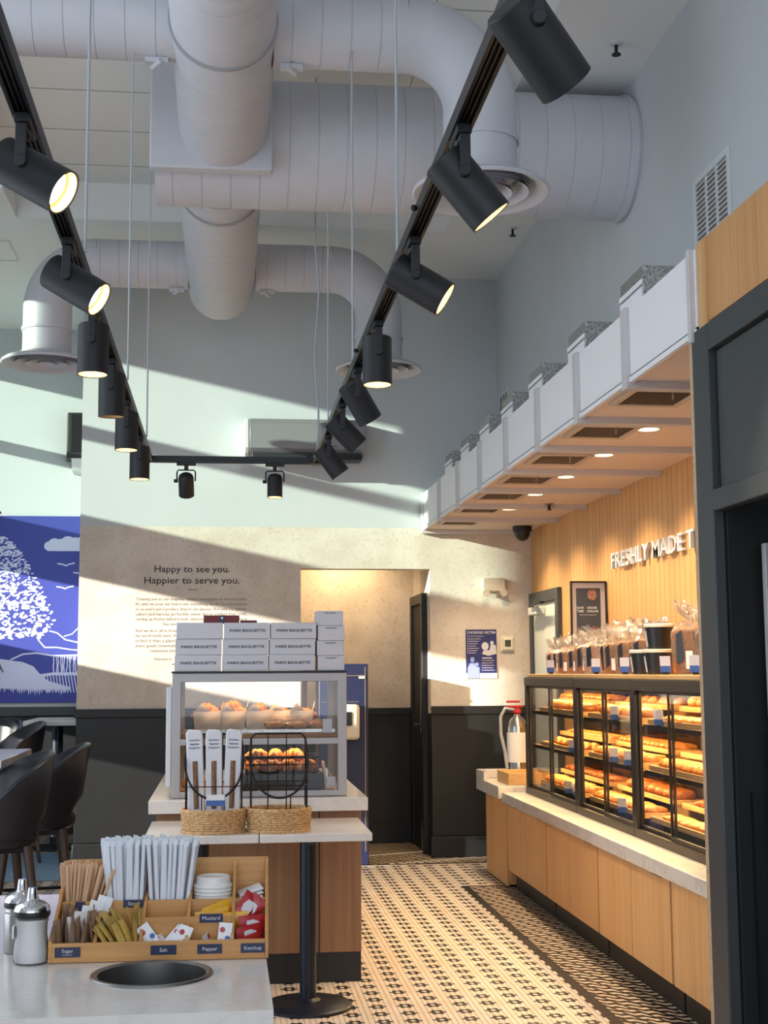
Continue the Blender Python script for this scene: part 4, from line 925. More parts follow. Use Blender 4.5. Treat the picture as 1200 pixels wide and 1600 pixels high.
# upper shelf: tray of paper boats with croissants
tag(obj('metal_tray', MB().box(-.14, .52, 6.52, 6.98, 1.1395, 1.146).box(-.145, .525, 6.515, 6.52, 1.1395, 1.158).box(-.145, .525, 6.98, 6.985, 1.1395, 1.158), 'steel', bevel=.002), 'shallow metal tray on the upper shelf of the grey cabinet', 'tray')
def boat(x, y, z, w, label):
    t = thing('paper_boat', label, 'paper box', (x, y, z), 'cream paper boxes in the grey cabinet')
    h = .095; a, b = w / 2, w / 2 * 1.12; d0, d1 = .055, .065
    v = [(x - a, y - d0, z), (x + a, y - d0, z), (x + a, y + d0, z), (x - a, y + d0, z), (x - b, y - d1, z + h), (x + b, y - d1, z + h), (x + b, y + d1, z + h), (x - b, y + d1, z + h)]
    obj('tray', MB().add(v, [(0, 1, 2, 3), (0, 1, 5, 4), (1, 2, 6, 5), (2, 3, 7, 6), (3, 0, 4, 7)]), 'boat', t, solid=.0015)
    m = MB(); m.add([(x - b, y - d1, z + h), (x + b * .2, y - d1, z + h), (x - b * .4, y - d1 - .004, z + h + .038)], [(0, 1, 2)]); m.add([(x + b, y - d1, z + h), (x + b, y + d1, z + h), (x + b + .012, y, z + h + .045)], [(0, 1, 2)])
    obj('flap', m, 'boat', t, solid=.0015)
bx = [(-.085, 6.66), (.035, 6.67), (.165, 6.66), (.27, 6.70), (.37, 6.66)]
for i, (x, y) in enumerate(bx):
    boat(x, y, 1.1465, .118 if i < 4 else .10, 'cream paper box of croissants, %s along the upper shelf of the grey cabinet' % ('first second third fourth last'.split()[i]))
    for k in range(3 if i in (0, 1, 2) else 2):
        pastry('croissant', 'croissant in the %s paper box on the upper shelf of the grey cabinet' % ('first second third fourth last'.split()[i]), 'croissants in the %s paper box' % ('first second third fourth last'.split()[i]),
               (x + (-.022, .024, 0)[k], y + (.012, .0, .02)[k], 1.1465 + (.058, .060, .086)[k] + (.012 if i == 1 else 0)), (.3, 1.9, -.5)[k] + i, .80)
def wrapped(x, y, z, r, label):
    t = thing('wrapped_pastry', label, 'wrapped pastry', (x, y, z), 'wrapped pastries in the grey cabinet')
    obj('pastry', MB().ell((x, y, z + .024), (r * .8, r * .7, .023), 16, 8), 'bun', t)
    rr = random.Random(int(x * 999)); obj('cellophane', MB().ell((x, y, z + .027), (r, r * .85, .030), 16, 10, lambda p: 1 + rr.uniform(-.08, .14)), 'cello', t, angle=15)
wrapped(.245, 6.56, 1.1465, .058, 'cellophane-wrapped pastry on the tray, nearer the boxes'); wrapped(.345, 6.555, 1.1465, .064, 'larger cellophane-wrapped pastry on the tray beside the price card'); wrapped(.435, 6.57, 1.1465, .046, 'small cellophane-wrapped pastry at the end of the tray')
tag(obj('price_card', MB().box(.465, .508, 6.482, 6.486, 1.1395, 1.205), 'white2'), 'white price card at the end of the upper shelf in the grey cabinet', 'card')
# lower level: black wire basket of croissants, wrapped item, leaflet
t = thing('wire_crate', 'black wire crate of croissants on the lower level of the grey cabinet', 'crate', (.28, 6.62, .87))
m = MB()
for z in (.955, .99, 1.02): m.tube([(.10, 6.52, z), (.44, 6.52, z), (.44, 6.78, z), (.10, 6.78, z)], .003, 6, True)
for i in range(11):
    x = .10 + .034 * i; m.cyl((x, 6.52, .95), (x, 6.52, 1.02), .002, n=6); m.cyl((x, 6.78, .95), (x, 6.78, 1.02), .002, n=6)
obj('wire_sides', m, 'wire', t); obj('rim', MB().tube([(.095, 6.515, 1.025), (.445, 6.515, 1.025), (.445, 6.785, 1.025), (.095, 6.785, 1.025)], .006, 8, True), 'wire', t); obj('base_plate', MB().box(.10, .44, 6.52, 6.78, .948, .953), 'wire', t)
tag(obj('black_tray', MB().box(.08, .47, 6.50, 6.80, .869, .874).box(.08, .47, 6.50, 6.504, .874, .945).box(.08, .47, 6.796, 6.80, .874, .945).box(.08, .084, 6.504, 6.796, .874, .945).box(.466, .47, 6.504, 6.796, .874, .945).box(.09, .46, 6.51, 6.79, .940, .947), 'tub', bevel=.002), 'black box tray under the wire crate in the grey cabinet', 'tray')
for i in range(8):
    pastry('croissant', 'golden croissant inside the black wire crate', 'croissants in the wire crate', (.15 + .08 * (i % 4), 6.59 + .11 * (i // 4), .954), random.uniform(-.4, .4) + (PI / 2 if i % 3 == 0 else 0), .95)
for i, (x, y) in enumerate(((.155, 6.63), (.235, 6.65), (.33, 6.64))): pastry('croissant', 'golden croissant heaped on top in the black wire crate', 'top croissants in the wire crate', (x, y, 1.003), .4 + i, .95)
for i in range(4): pastry('round_bun', 'round bun on the lower board behind the baguette bags', 'buns on the lower board', (-.16 + .105 * (i % 2), 6.60 + .13 * (i // 2), .870), i, .9)
t = thing('leaflet_holder', 'clear slanted leaflet holder with cards inside the grey cabinet', 'leaflet holder', (.5, 6.6, .87))
obj('stand', MB().prism([(.455, .869), (.53, .869), (.53, .905), (.475, .985), (.47, .985)], 6.52, 6.60, 'XZ'), 'glass', t); obj('leaflet', MB().prism([(.478, .872), (.49, .872), (.476, 1.0), (.466, 1.0)], 6.522, 6.598, 'XZ'), 'boat', t); obj('card', MB().box(.485, .527, 6.515, 6.518, .885, .93), 'white2', t)
# cartons on top
BZ = IZ1 + .0095; bw, bh, bd = .2165, .0755, .17
cols = 'first second third'.split(); rows = 'bottom middle top'.split()
for r_ in range(3):
    for c in range(3):
        x = -.238 + c * .2225 + (.003 if r_ == 1 else 0) + (.008 if r_ == 2 else 0); y = 6.445 + (.006 if r_ == 1 else 0) + (c % 2) * .004; z = BZ + r_ * (bh + .0008)
        t = thing('carton', 'white carton, %s row, %s column from the baguette-bag side, on the grey cabinet' % (rows[r_], cols[c]) if not (r_ == 2 and c == 0) else 'blank white carton with no lettering, topmost in the stack', 'carton', (x + bw / 2, y + bd / 2, z), 'white cartons on the grey cabinet')
        obj('carton_body', MB().box(x, x + bw, y, y + bd, z, z + bh), 'box', t, bevel=.002); obj('lid_seam', MB().box(x + .001, x + bw - .001, y - .0006, y + .0004, z + bh - .006, z + bh - .005), 'lbl', t)
        if not (r_ == 2 and c == 0): text('lettering', 'PARIS BAGUETTE', (x + bw / 2 + .002, y - .001, z + bh * .5), 'inkn', t, width=.168, xs=1.3, bold=.006)
sw_, sh = .128, .0705
for r_ in range(4):
    x = .435 + (.003, 0, .004, -.002)[r_]; y = 6.448 + (0, .004, 0, .006)[r_]; z = BZ + r_ * (sh + .0008)
    t = thing('small_carton', 'small white carton with fine print, %s of the narrow stack' % ('bottom second third top'.split()[r_]), 'carton', (x + sw_ / 2, y + .08, z), 'small cartons on the grey cabinet')
    obj('carton_body', MB().box(x, x + sw_, y, y + .16, z, z + sh), 'box', t, bevel=.002); text('lettering', 'PARIS BAGUETTE', (x + sw_ / 2, y - .001, z + sh * .84), 'inkn', t, width=.052, bold=.0)
for x0, x1, y0, z1, lb, bb in ((-.105, .065, 6.50, .036, 'dark red flat carton with blue band lying on the white cartons', True), (.07, .15, 6.54, .014, 'thin dark red carton lying beside the thicker red one', False)):
    z = BZ + 3 * (bh + .0008)
    t = thing('red_carton', lb, 'carton', ((x0 + x1) / 2, y0 + .06, z)); obj('carton_body', MB().box(x0, x1, y0, y0 + .12, z, z + z1), 'red', t, bevel=.002)
    if bb: obj('blue_band', MB().box(-.03, -.006, y0 - .001, y0 + .121, z - .0002, z + z1 + .0008), 'navyd', t); obj('seal', MB().prism([(-.018 + .006 * math.cos(i * PI / 8), z + .024 + .006 * math.sin(i * PI / 8)) for i in range(16)], y0 - .0018, y0 - .001), 'lbl', t)

# ================================================================== TWO SMALL TABLES BEFORE THE ISLAND
def table(x0, x1, y0, y1, z, px, py, label, br=.19):
    t = thing('pedestal_table', label, 'table', (px, py, 0), 'small pedestal tables before the island')
    obj('table_top', MB().box(x0, x1, y0, y1, z - .034, z), 'quartz', t, bevel=.004)
    obj('pedestal', MB().cyl((px, py, .02), (px, py, z - .06), .036, n=28).lathe([(.06, .03), (.042, .045)], (px, py, 0), 24), 'postb', t); obj('spider', MB().box(px - .16, px + .16, py - .025, py + .025, z - .06, z - .034).box(px - .025, px + .025, py - .14, py + .14, z - .06, z - .034), 'postb', t)
    obj('base', MB().lathe([(br, 0), (br, .012), (br - .012, .022), (.07, .032), (.05, .034)], (px, py, 0), 48), 'postb', t)
table(.148, .618, 5.72, 6.32, .757, .363, 5.97, 'white-topped pedestal table carrying the empty wire basket'); table(-.327, .144, 5.72, 6.32, .757, -.10, 6.02, 'white-topped pedestal table carrying the basket of baguette bags')
def basket(cx, cy, z, label):
    t = thing('wicker_basket', label, 'basket', (cx, cy, z), 'wicker baskets on the pedestal tables')
    rx, ry, hb = .128, .105, .092
    m = MB(); n = 72; rows_ = 9
    for k in range(rows_):
        zz = z + .008 + k * (hb - .014) / (rows_ - 1); f = 1 + .04 * k / rows_
        m.tube([((rx * f + .0035 * math.cos(18 * a + PI * k)) * math.cos(a) + cx, (ry * f + .0035 * math.cos(18 * a + PI * k)) * math.sin(a) + cy, zz) for a in [2 * PI * i / n for i in range(n)]], .0052, 6, True)
    obj('woven_wall', m, 'wicker', t)
    m = MB()
    for i in range(36):
        a = 2 * PI * i / 36; m.cyl((cx + rx * math.cos(a), cy + ry * math.sin(a), z + .002), (cx + rx * 1.04 * math.cos(a), cy + ry * 1.04 * math.sin(a), z + hb), .0034, n=6)
    obj('stakes', m, 'wicker', t); obj('bottom', MB().lathe([(1, 0.001), (1, .008), (0, .008)], (cx, cy, z), 40, sx=rx, sy=ry), 'wicker', t)
    m = MB()
    for zz, rr in ((hb, .007), (.004, .006)):
        for ph in (0, PI): m.tube([(cx + rx * 1.04 * math.cos(a), cy + (ry * 1.04) * math.sin(a), z + zz + .004 * math.cos(26 * a + ph)) for a in [2 * PI * i / 96 for i in range(96)]], rr * .75, 6, True)
    obj('braided_rim', m, 'wicker', t)
    H = .405; yb, yf = cy + .085, cy - .092; w = .118
    wr = MB(); wr.tube([(cx - w, yb, z + hb), (cx - w, yb, z + H - .02), (cx - w + .02, yb, z + H), (cx + w - .02, yb, z + H), (cx + w, yb, z + H - .02), (cx + w, yb, z + hb)], .0042, 8)
    for q in (-.045, .035): wr.cyl((cx + q, yb, z + .02), (cx + q, yb, z + H), .0026, n=6)
    for zz in (.20, .30): wr.tube([(cx - w, yb, z + zz), (cx + w, yb, z + zz)], .0024, 6)
    obj('back_wires', wr, 'wire', t)
    U_ = [(cx + w * math.cos(a) * 1.05, yf - .01 + (.1 * abs(math.cos(a)) ** 6), z + .30 + .155 * (-math.sin(a))) for a in [PI * i / 24 for i in range(25)]]
    U_ = [(cx + w, yb, z + H - .03)] + U_ + [(cx - w, yb, z + H - .03)]
    obj('front_hoop', MB().tube(U_, .0052, 8), 'wire', t)
    fw = MB()
    for q in (-.05, .045):
        fw.cyl((cx + q, yf + .006, z + .03), (cx + q, yf - .008, z + .30 - .155 * math.sqrt(max(0, 1 - (q / w / 1.05) ** 2))), .0026, n=6)
    for sx in (-1, 1):
        for yy_ in (cy - .03, cy + .03): fw.cyl((cx + sx * w, yy_, z + .03), (cx + sx * w, yy_, z + .30), .0026, n=6)
        for zz in (.19, .25): fw.tube([(cx + sx * w, yb, z + zz), (cx + sx * w, cy - .05, z + zz)], .0024, 6)
    fw.tube([(cx - w, cy - .05, z + .195), (cx - w * .8, yf - .004, z + .195), (cx + w * .8, yf - .004, z + .195), (cx + w, cy - .05, z + .195)], .0024, 6)
    obj('front_wires', fw, 'wire', t)
basket(-.044, 5.86, .758, 'wicker-bottomed wire basket holding three baguette bags'); basket(.232, 5.86, .758, 'empty wicker-bottomed wire basket on the table')
for i, (x, tilt) in enumerate(((-.112, -.045), (-.042, -.01), (.028, .03))):
    t = thing('baguette_bag', 'tall white paper baguette bag, %s of the three in the wicker basket' % ('nearest the seating', 'middle', 'nearest the empty basket')[i], 'baguette bag', (0, 0, 0), 'baguette bags in the basket')
    w, d, h = .0695, .05, .415
    P = [(-w / 2, 0), (w / 2, 0), (w / 2, h - .015), (w * .36, h), (-w * .36, h + .004), (-w / 2, h - .012)]
    obj('paper_bag', MB().prism(P, -d / 2, d / 2), 'bag', t, bevel=.004)
    obj('window', MB().box(-.011, .011, -d / 2 - .0012, -d / 2 + .001, .085, .285), 'bagw', t); obj('baguette', MB().ell((0, -d / 2 + .001, .185), (.010, .006, .098), 10, 14, lambda p: 1 + .12 * math.sin(p.z * 16)), 'bagw', t)
    for k, s in enumerate(('Fresh-Paris', 'Baguettes', 'Brought from')): text('lettering', s, (0, -d / 2 - .0012, h - .042 - k * .016), 'inkn', t, width=(.042, .038, .046)[k])
    obj('emblem', MB().prism([(.014 * math.cos(q * PI / 10), .03 + .014 * math.sin(q * PI / 10)) for q in range(20)], -d / 2 - .0012, -d / 2), 'lbl', t); text('lettering', 'B', (0, -d / 2 - .002, .03), 'inkn', t, height=.015)
    t.location = (x, 5.862 + .004 * i, .7675); t.rotation_euler = (-.09, tilt, 0)
t = thing('price_tag', 'white and blue price tag hooked on the basket of baguette bags', 'price tag', (-.036, 5.75, .90))
obj('card', MB().box(-.074, .002, 5.745, 5.748, .876, .922), 'white2', t); obj('blue_band', MB().box(-.0745, .0025, 5.7435, 5.7452, .876, .899), 'blue', t)

# ================================================================== DINING SIDE
def stool_proto():
    t = thing('counter_stool', 'stool', 'stool', group='black counter stools')
    obj('seat', MB().lathe([(0, .60), (.19, .60), (.215, .615), (.22, .65), (.205, .685), (.15, .695), (0, .695)], n=36), 'leather', t)
    def shell(u, v):
        a = (u - .5) * 2 * math.radians(102); c = abs(u - .5) * 2
        lo = .645 + .125 * max(0., 1 - (c / .42) ** 2) ** .5 if c < .42 else .645; hi = .80 + .25 * max(0., math.cos(c * PI / 2)) ** .75
        z = lo + (hi - lo) * v; r = .225 + .055 * (z - .66) / .4
        return (r * math.cos(a), r * math.sin(a), z)
    obj('backrest', MB().grid(shell, 61, 10), 'leather', t, solid=.03, bevel=.006)
    for sx in (-1, 1):
        for sy in (-1, 1): obj('leg', MB().cyl((sx * .215, sy * .215, 0), (sx * .14, sy * .14, .605), .014, .024, 14), 'legw', t)
    e = .192
    obj('foot_rail', MB().tube([(e, e, .25), (-e, e, .25), (-e, -e, .25), (e, -e, .25)], .009, 8, True), 'wire', t)
    obj('seat_frame', MB().box(-.15, .15, -.15, .15, .575, .602), 'wire', t)
    return t
st = stool_proto()
stools = [(-1.12, 6.85, .35, 'black counter stool nearest the condiment counter, back turned to the aisle'), (-1.02, 7.58, .18, 'black counter stool beside the dark wall panel with its open lower back showing'),
          (-1.66, 10.72, .40, 'black counter stool behind the pale table, standing on the painted blue-grey rug'), (-1.98, 11.72, .9, 'black counter stool furthest back, below the mural')]
for i, (x, y, rz, lb) in enumerate(stools):
    o = st if i == 0 else dup(st); o.location = (x, y, .0105 if i == 2 else 0); o.rotation_euler = (0, 0, rz); o['label'] = lb
def bar_table(x0, x1, y0, y1, z, px, py, lb, mt='quartz'):
    t = thing('bar_table', lb, 'table', (px, py, 0))
    obj('table_top', MB().box(x0, x1, y0, y1, z - .04, z), mt, t, bevel=.004); obj('pedestal', MB().cyl((px, py, .02), (px, py, z - .04), .045, n=24), 'postb', t)
    obj('base', MB().lathe([(.22, 0), (.22, .012), (.06, .03)], (px, py, 0), 40), 'postb', t); obj('spider', MB().box(px - .2, px + .2, py - .03, py + .03, z - .065, z - .04), 'postb', t)
bar_table(-2.2, -1.10, 6.95, 8.0, 1.0, -1.36, 7.35, 'pale bar-height table between the black stools')
bar_table(-1.60, -1.15, 11.1, 12.0, 1.05, -1.38, 11.55, 'white bar-height table in the alcove below the mural')
tag(obj('sheen', MB().box(-2.9, -1.14, 9.75, 11.15, .001, .010), 'sheen', bevel=.003), 'painted blue-grey sky rug on the tiled floor in the dining alcove', 'sheen')  # sky reflection on the floor, laid on as a thin blue sheet
bench = thing('bench', 'low bench against the far wall under the mural', 'bench', (-2.6, 12.2, 0))
obj('bench_seat', MB().box(-2.95, -1.9, 12.05, 12.42, .40, .46), 'quartz', bench, bevel=.004)
for x in (-2.85, -2.05): obj('leg', MB().box(x - .03, x + .03, 12.1, 12.38, 0, .40), 'legw', bench)

# ================================================================== CONDIMENT COUNTER IN THE FOREGROUND
FZ = .80
t = thing('condiment_counter', 'pale quartz condiment counter with a round waste hole', 'counter', (-.8, 3.3, 0))
hx, hy, hr = -.148, 2.955, .118
def slab():
    m = MB(); x0, x1, y0, y1, z0, z1 = -1.9, .095, 2.62, 4.04, FZ - .06, FZ
    ang = sorted([2 * PI * i / 64 for i in range(64)] + [math.atan2(b - hy, a - hx) % (2 * PI) for a in (x0, x1) for b in (y0, y1)])
    n = len(ang); vs = []
    for a in ang:
        c, s = math.cos(a), math.sin(a)
        k = min(((x1 if c > 0 else x0) - hx) / c if abs(c) > 1e-9 else 1e9, ((y1 if s > 0 else y0) - hy) / s if abs(s) > 1e-9 else 1e9)
        for z in (z0, z1): vs += [(hx + hr * c, hy + hr * s, z), (hx + k * c, hy + k * s, z)]
    fs = []
    for i in range(n):
        p, q = 4 * i, 4 * ((i + 1) % n); fs += [(p + 2, p + 3, q + 3, q + 2), (p, q, q + 1, p + 1), (p, p + 2, q + 2, q), (p + 1, q + 1, q + 3, p + 3)]
    m.add(vs, fs); return m
obj('counter_slab', slab(), 'quartz', t)
obj('waste_ring', MB().lathe([(.128, .0005), (.126, .004), (.120, .005), (.113, .001), (.112, -.03), (.108, -.20), (0.108, -.201)], (hx, hy, FZ), 64, cap=False), 'steelb', t)
obj('waste_chute', MB().lathe([(.107, -.20), (.10, -.205), (0, -.21)], (hx, hy, FZ), 40, cap=False), 'ventd', t)
m = MB().box(-1.88, .05, 2.66, 2.68, 0, FZ - .06).box(-1.88, .05, 3.98, 4.0, 0, FZ - .06).box(.03, .05, 2.68, 3.98, 0, FZ - .06).box(-1.88, -1.86, 2.68, 3.98, 0, FZ - .06)
obj('cabinet_panels', m, 'acw', t)
# ------------------------------------------------------------------ bamboo organiser
OX0, OX1, OY0, OY1 = -.376, .104, 3.085, 3.36
DIV = [-.376, -.277, -.178, -.077, .024, .104]
T_ORG = Matrix.Translation((-.136, 3.22, 0)) @ Matrix.Rotation(-.03, 4, 'Z') @ Matrix.Translation((.136, -3.22, 0))
def ob(nm, mb, mt, par, **k):
    mb.v = [tuple(T_ORG @ Vector(p)) for p in mb.v]; return obj(nm, mb, mt, par, **k)
org = thing('condiment_organizer', 'bamboo condiment organiser with navy labels on the pale counter', 'organiser', (-.136, 3.22, FZ))
z0 = FZ + .001; YM = 3.225
side = [(OY0, z0), (OY1, z0), (OY1, .985), (YM + .01, .925), (YM, .912), (OY0, .846)]
for x in (OX0, OX1 - .008): ob('side_panel', MB().prism(side, x, x + .008, 'YZ'), 'bamboo', org, bevel=.001)
ob('front_panel', MB().box(OX0 + .008, OX1 - .008, OY0, OY0 + .009, z0, .842), 'bamboo', org, bevel=.001); ob('bottom_board', MB().box(OX0 + .008, OX1 - .008, OY0 + .009, OY1, z0, z0 + .006), 'bamboo', org)
ob('middle_panel', MB().box(OX0 + .008, OX1 - .008, YM, YM + .008, z0 + .006, .908), 'bamboo', org, bevel=.001); ob('back_panel', MB().box(OX0 + .008, OX1 - .008, OY1 - .008, OY1, z0 + .006, .985), 'bamboo', org, bevel=.001)
ob('back_floor', MB().box(OX0 + .008, DIV[3], YM + .008, OY1 - .008, .832, .838), 'bamboo', org); ob('back_floor', MB().box(DIV[3], OX1 - .008, YM + .008, OY1 - .008, .884, .890), 'bamboo', org)
for x in DIV[1:-1]:
    ob('divider', MB().prism([(OY0 + .009, z0 + .006), (YM, z0 + .006), (YM, .908), (OY0 + .009, .842)], x - .0035, x + .0035, 'YZ'), 'bamboo', org)
    if x != DIV[2] or True: ob('divider', MB().prism([(YM + .008, .839), (OY1 - .008, .839), (OY1 - .008, .98 if x > 0 else .93), (YM + .008, .912)], x - .0035, x + .0035, 'YZ'), 'bamboo', org)
ob('step_panel', MB().box(DIV[2] + .004, DIV[4] - .004, 3.150, 3.157, z0 + .006, .882), 'bamboo', org); ob('step_floor', MB().box(DIV[2] + .004, DIV[4] - .004, 3.157, YM, .853, .857), 'bamboo', org)
def plate(x0, x1, zt, zb, y, s, sub=None):
    p = ob('label_plate', MB().box(x0, x1, y - .0025, y - .0003, zb, zt), 'navyd', org)
    c = T_ORG @ Vector(((x0 + x1) / 2, y - .003, (zt + zb) / 2 + (.003 if sub else 0)))
    text('lettering', s, c, 'lbl', p, height=.010 if 'p' in s or 'g' in s else .008, xs=1.05, rot=(PI / 2, 0, -.03))
    if sub: text('lettering', sub, c + Vector((0, 0, -.008)), 'lbl', p, height=.0032, xs=1.1, rot=(PI / 2, 0, -.03))
plate(-.361, -.306, .834, .813, OY0, 'Sugar', 'in the raw'); plate(-.154, -.098, .834, .814, OY0, 'Salt'); plate(-.052, .002, .834, .814, OY0, 'Pepper'); plate(.043, .096, .834, .814, OY0, 'Ketchup')
plate(-.229, -.180, .910, .893, YM, 'Straw'); plate(-.338, -.318, .910, .886, YM, '')if False else None
plate(-.051, .001, .888, .869, 3.150, 'Mustard')
pl = ob('label_plate', MB().box(-.338, -.316, YM - .0025, YM - .0003, .886, .908), 'navyd', org)
# ---- stir sticks, straws
def dupset(src, items, label, group):
    for i, (loc, rot) in enumerate(items):
        o = src if i == 0 else dup(src); p = T_ORG @ Vector(loc); o.location = p; o.rotation_euler = rot; tag(o, label, src['category'], group)
rr = random.Random(9)
o = obj('stir_stick', MB().box(-.003, .003, -.0008, .0008, 0, .148), 'stir', bevel=.0006); o['category'] = 'stir stick'
it = []
for i in range(60):
    x = -.364 + .082 * rr.random(); y = YM + .016 + .10 * rr.random(); lean = (x + .345) * 5.6 + rr.uniform(-.06, .06)
    it.append(((max(-.366, x * .8 - .330 * .2 - .012), y, .8395), (rr.uniform(-.10, .06), max(-.10, min(.42, lean)), rr.uniform(-.6, .6))))
dupset(o, it, 'thin birch stir stick standing in the first back bin of the bamboo organiser', 'stir sticks')
def straw_mesh():
    m = MB(); m.cyl((0, 0, 0), (0, 0, .188), .0049, n=10); m.prism([(-.0055, .186), (.0055, .186), (.0065, .199), (-.0035, .201)], -.0012, .0012); return m
for c, (xa, xb, nm) in enumerate(((-.272, -.183, 'beside the stir sticks'), (-.172, -.082, 'beside the cup lids'))):
    o = obj('paper_straw', straw_mesh(), 'straw'); o['category'] = 'straw'; it = []
    for i in range(50):
        u = (i % 10 + .5) / 10 + rr.uniform(-.05, .05); v = (i // 10 + .5) / 5
        x = xa + .008 + (xb - xa - .016) * u; lean = (u - .5) * (.17 if c == 0 else .20) + (.04 if c else -.03)
        it.append(((x, YM + .016 + v * .098, .8390 + rr.uniform(0, .006)), (rr.uniform(-.03, .03), lean + rr.uniform(-.03, .03), rr.uniform(0, 6))))
    for q, (loc, rot) in enumerate(it): it[q] = (loc, (rot[0], rot[1], 0))
    dupset(o, it, 'white paper-wrapped straw in the bunch %s' % nm, 'straws ' + nm)
# ---- lids and napkins
lx, ly = T_ORG @ Vector((-.027, 3.292, 0)) .to_3d() if False else (0, 0), 0
c = T_ORG @ Vector((-.026, 3.290, 0))
lid = obj('cup_lid', MB().lathe([(.045, 0), (.0465, .004), (.045, .008), (.041, .010), (.040, .024), (.036, .027), (.030, .024), (0, .024)], n=40), 'lid')
ords = 'bottom second third fourth top'.split()
for i in range(5):
    o = lid if i == 0 else dup(lid); o.location = (c.x, c.y, .891 + i * .0085); o.rotation_euler = (0, 0, i); tag(o, 'white cup lid, %s of the nested stack in the organiser' % ords[i], 'cup lid', 'cup lids')
for i in range(4):
    m = MB().prism([(-.030, 0), (.030, 0), (.026, .006), (-.030, .004)], -.035, .035); 
    if i == 0: nk = obj('napkin', m, 'white2', bevel=.001)
    o = nk if i == 0 else dup(nk); p = T_ORG @ Vector((.062, 3.285 + .003 * i, .892 + .0075 * i)); o.location = p; o.rotation_euler = (0, -.10 - .06 * i, .03 * i); tag(o, 'folded white napkin, %s of the small pile next to the cup lids' % ('bottom second third top'.split()[i]), 'napkin', 'napkins')
# ---- packets
def packet(nm, w, h, mt, th=.0028, stripe=None):
    def side(sg):
        return lambda u, v: ((u - .5) * w, sg * th * ((1 - abs(2 * u - 1) ** 3) * (1 - abs(2 * v - 1) ** 3)) + sg * .0002, v * h)
    o = obj(nm, MB().grid(side(1), 7, 9).grid(side(-1), 7, 9), mt)
    if stripe: obj('printed_mark', MB().prism([(stripe[0] + stripe[2] * math.cos(i * PI / 8), stripe[1] + stripe[2] * math.sin(i * PI / 8)) for i in range(16)], -th * 1.25, -th * .9), stripe[3], o)
    return o
o = packet('sugar_packet', .034, .068, 'kraft'); o['category'] = 'sugar packet'
dupset(o, [((-.366 + .0054 * i + rr.uniform(-.002, .002), OY0 + .020 + .10 * ((i * 7) % 11) / 11, z0 + .0075 + .034 * (((i * 7) % 11) / 11)), (rr.uniform(-.16, .12), rr.uniform(-.10, .10), 1.30 + rr.uniform(-.35, .35))) for i in range(17)], 'brown raw-sugar packet standing in the first front bin', 'sugar packets')
o = packet('white_sugar_packet', .034, .070, 'white2'); o['category'] = 'sugar packet'
dupset(o, [((-.335 + .012 * i, OY0 + .05 + .017 * i, z0 + .018 + .009 * i), (-.08, .15 + .04 * i, 1.0 - .25 * i)) for i in range(5)], 'white paper sugar packet among the brown ones in the first front bin', 'white packets')
o = packet('sweetener_packet', .028, .075, 'gold'); o['category'] = 'sweetener packet'
dupset(o, [((-.240 + .0037 * i if i < 15 else -.196 + .004 * (i - 15), OY0 + .020 + .095 * ((i * 5) % 9) / 9, z0 + .008 + .03 * (((i * 5) % 9) / 9)), (-.62 + .015 * i + rr.uniform(-.14, .10) if i < 15 else rr.uniform(-.1, .05), rr.uniform(-.12, .12), 1.40 + rr.uniform(-.25, .25))) for i in range(20)], 'slim yellow sweetener packet leaning in the second front bin', 'sweetener packets')
o = packet('salt_packet', .030, .050, 'white2', .002, (-.006, .034, .006, 'redp')); o['category'] = 'salt packet'; obj('printed_mark', MB().prism([(.007 + .006 * math.cos(i * PI / 8), .016 + .006 * math.sin(i * PI / 8)) for i in range(16)], -.0025, -.0018), 'blue', o)
dupset(o, [((-.150, 3.118, z0 + .030), (-.5, -.6, .2)), ((-.155, 3.106, z0 + .022), (-.9, 1.2, .1)), ((-.118, 3.115, z0 + .026), (-.45, .75, -.1)), ((-.105, 3.109, z0 + .024), (-.4, .55, -.2)), ((-.094, 3.105, z0 + .022), (-.35, .3, -.3)), ((-.13, 3.104, z0 + .022), (-1.1, .2, .4))], 'white salt packet with round marks in the third front bin', 'salt packets')
q = dup(o); q.location = T_ORG @ Vector((.004, 3.108, z0 + .024)); q.rotation_euler = (-.3, .08, -.15); q.name = 'pepper_packet'; tag(q, 'upright pepper packet with red mark in the fourth front bin', 'pepper packet')
q = dup(o); q.location = T_ORG @ Vector((-.04, 3.112, z0 + .030)); q.rotation_euler = (-1.25, 1.3, 0); q.name = 'pepper_packet'; tag(q, 'pepper packet lying flat in the fourth front bin', 'pepper packet')
o = packet('mustard_packet', .036, .078, 'yel', .005); o['category'] = 'mustard packet'
dupset(o, [((-.062, 3.192, .866), (-.25, 1.42, -.1)), ((-.045, 3.200, .874), (-.3, 1.30, .08)), ((-.02, 3.185, .864), (-.2, 1.5, -.25))], 'yellow mustard packet lying in the upper fourth bin', 'mustard packets')
o = packet('ketchup_packet', .042, .066, 'redp', .005); o['category'] = 'ketchup packet'
obj('white_mark', MB().prism([(-.010, .018), (.010, .018), (.012, .034), (.006, .048), (-.006, .048), (-.012, .034)], -.0063, -.0050), 'lbl', o)
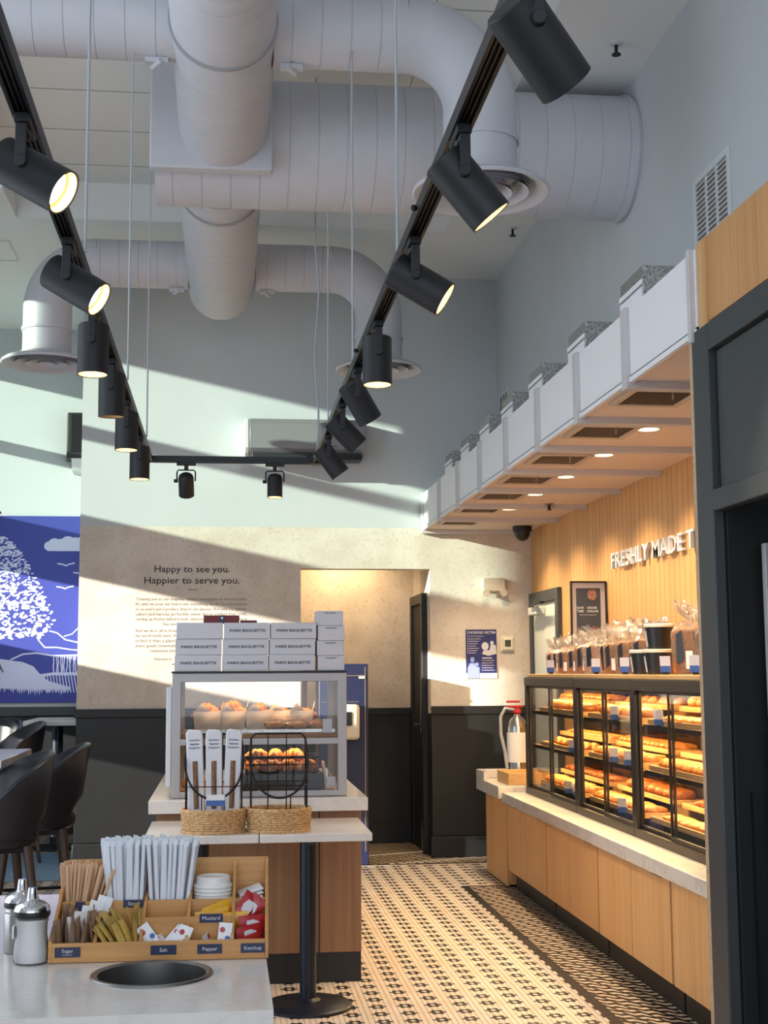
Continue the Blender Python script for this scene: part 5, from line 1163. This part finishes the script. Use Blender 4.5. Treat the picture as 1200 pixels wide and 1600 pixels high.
ks = [((.034, 3.12, z0 + .014), (-.5, 1.35, 0), 'bottom ketchup packet lying flat in the last front bin'), ((.032, 3.135, z0 + .036), (-.35, 1.45, .1), 'second ketchup packet up in the last front bin'), ((.036, 3.155, z0 + .058), (-.3, 1.55, 0), 'red ketchup packet with white mark across the middle of the last bin'), ((.038, 3.185, .868), (-.3, .62, .1), 'red ketchup packet standing tilted at the top of the last bin'), ((.040, 3.200, .866), (-.2, .80, -.2), 'red ketchup packet behind the tilted one in the last bin')]
for i, (loc, rot, lb) in enumerate(ks):
    q = o if i == 0 else dup(o); q.location = T_ORG @ Vector(loc); q.rotation_euler = rot; tag(q, lb, 'ketchup packet', 'ketchup packets')
# ---- sugar shakers
def shaker(x, y, glassy, label):
    t = thing('sugar_shaker', label, 'sugar shaker', (x, y, FZ), 'sugar shakers')
    if glassy:
        obj('jar', MB().lathe([(.036, .001), (.039, .006), (.0385, .03), (.034, .06), (.0345, .085), (.037, .094), (.037, .100)], (x, y, FZ), 36, cap=False), 'glass', t)
        obj('sugar', MB().lathe([(0, .004), (.035, .004), (.0375, .010), (.037, .03), (.0325, .06), (.033, .085), (.035, .094), (0, .097)], (x, y, FZ), 36), 'sugar', t)
        obj('paper_label', MB().box(x - .0395, x - .036, y - .016, y + .010, FZ + .055, FZ + .08), 'white2', t)
    else:
        obj('jar', MB().lathe([(.036, .001), (.038, .005), (.038, .085), (.0365, .088), (.038, .092), (.0365, .095), (.037, .100)], (x, y, FZ), 36), 'steel', t)
        obj('paper_label', MB().grid(lambda u, v: (x + .0385 * math.cos(-1.35 + u * 1.0), y + .0385 * math.sin(-1.35 + u * 1.0), FZ + .035 + v * .03), 10, 2), 'lbl', t)
    obj('collar', MB().lathe([(.0385, .100), (.040, .104), (.039, .112)], (x, y, FZ), 36), 'tub', t)
    obj('cap', MB().lathe([(.0395, .1125), (.037, .122), (.028, .130), (.014, .135), (.0115, .138), (.009, .160), (.0085, .161), (0, .161)], (x, y, FZ), 36), 'chrome', t)
shaker(-.418, 3.11, True, 'glass sugar shaker with chrome pouring cap, in front of the steel one'); shaker(-.458, 3.235, False, 'steel sugar shaker with pale label behind the glass one')

# ------------------------------------------------------------------ lamp inside the corridor
light('corridor_downlight', 'SPOT', (.98, 11.05, 2.58), 52, (1.0, .70, .38), (0, .35, -1), spot_size=math.radians(140), spot_blend=.8, shadow_soft_size=.06)
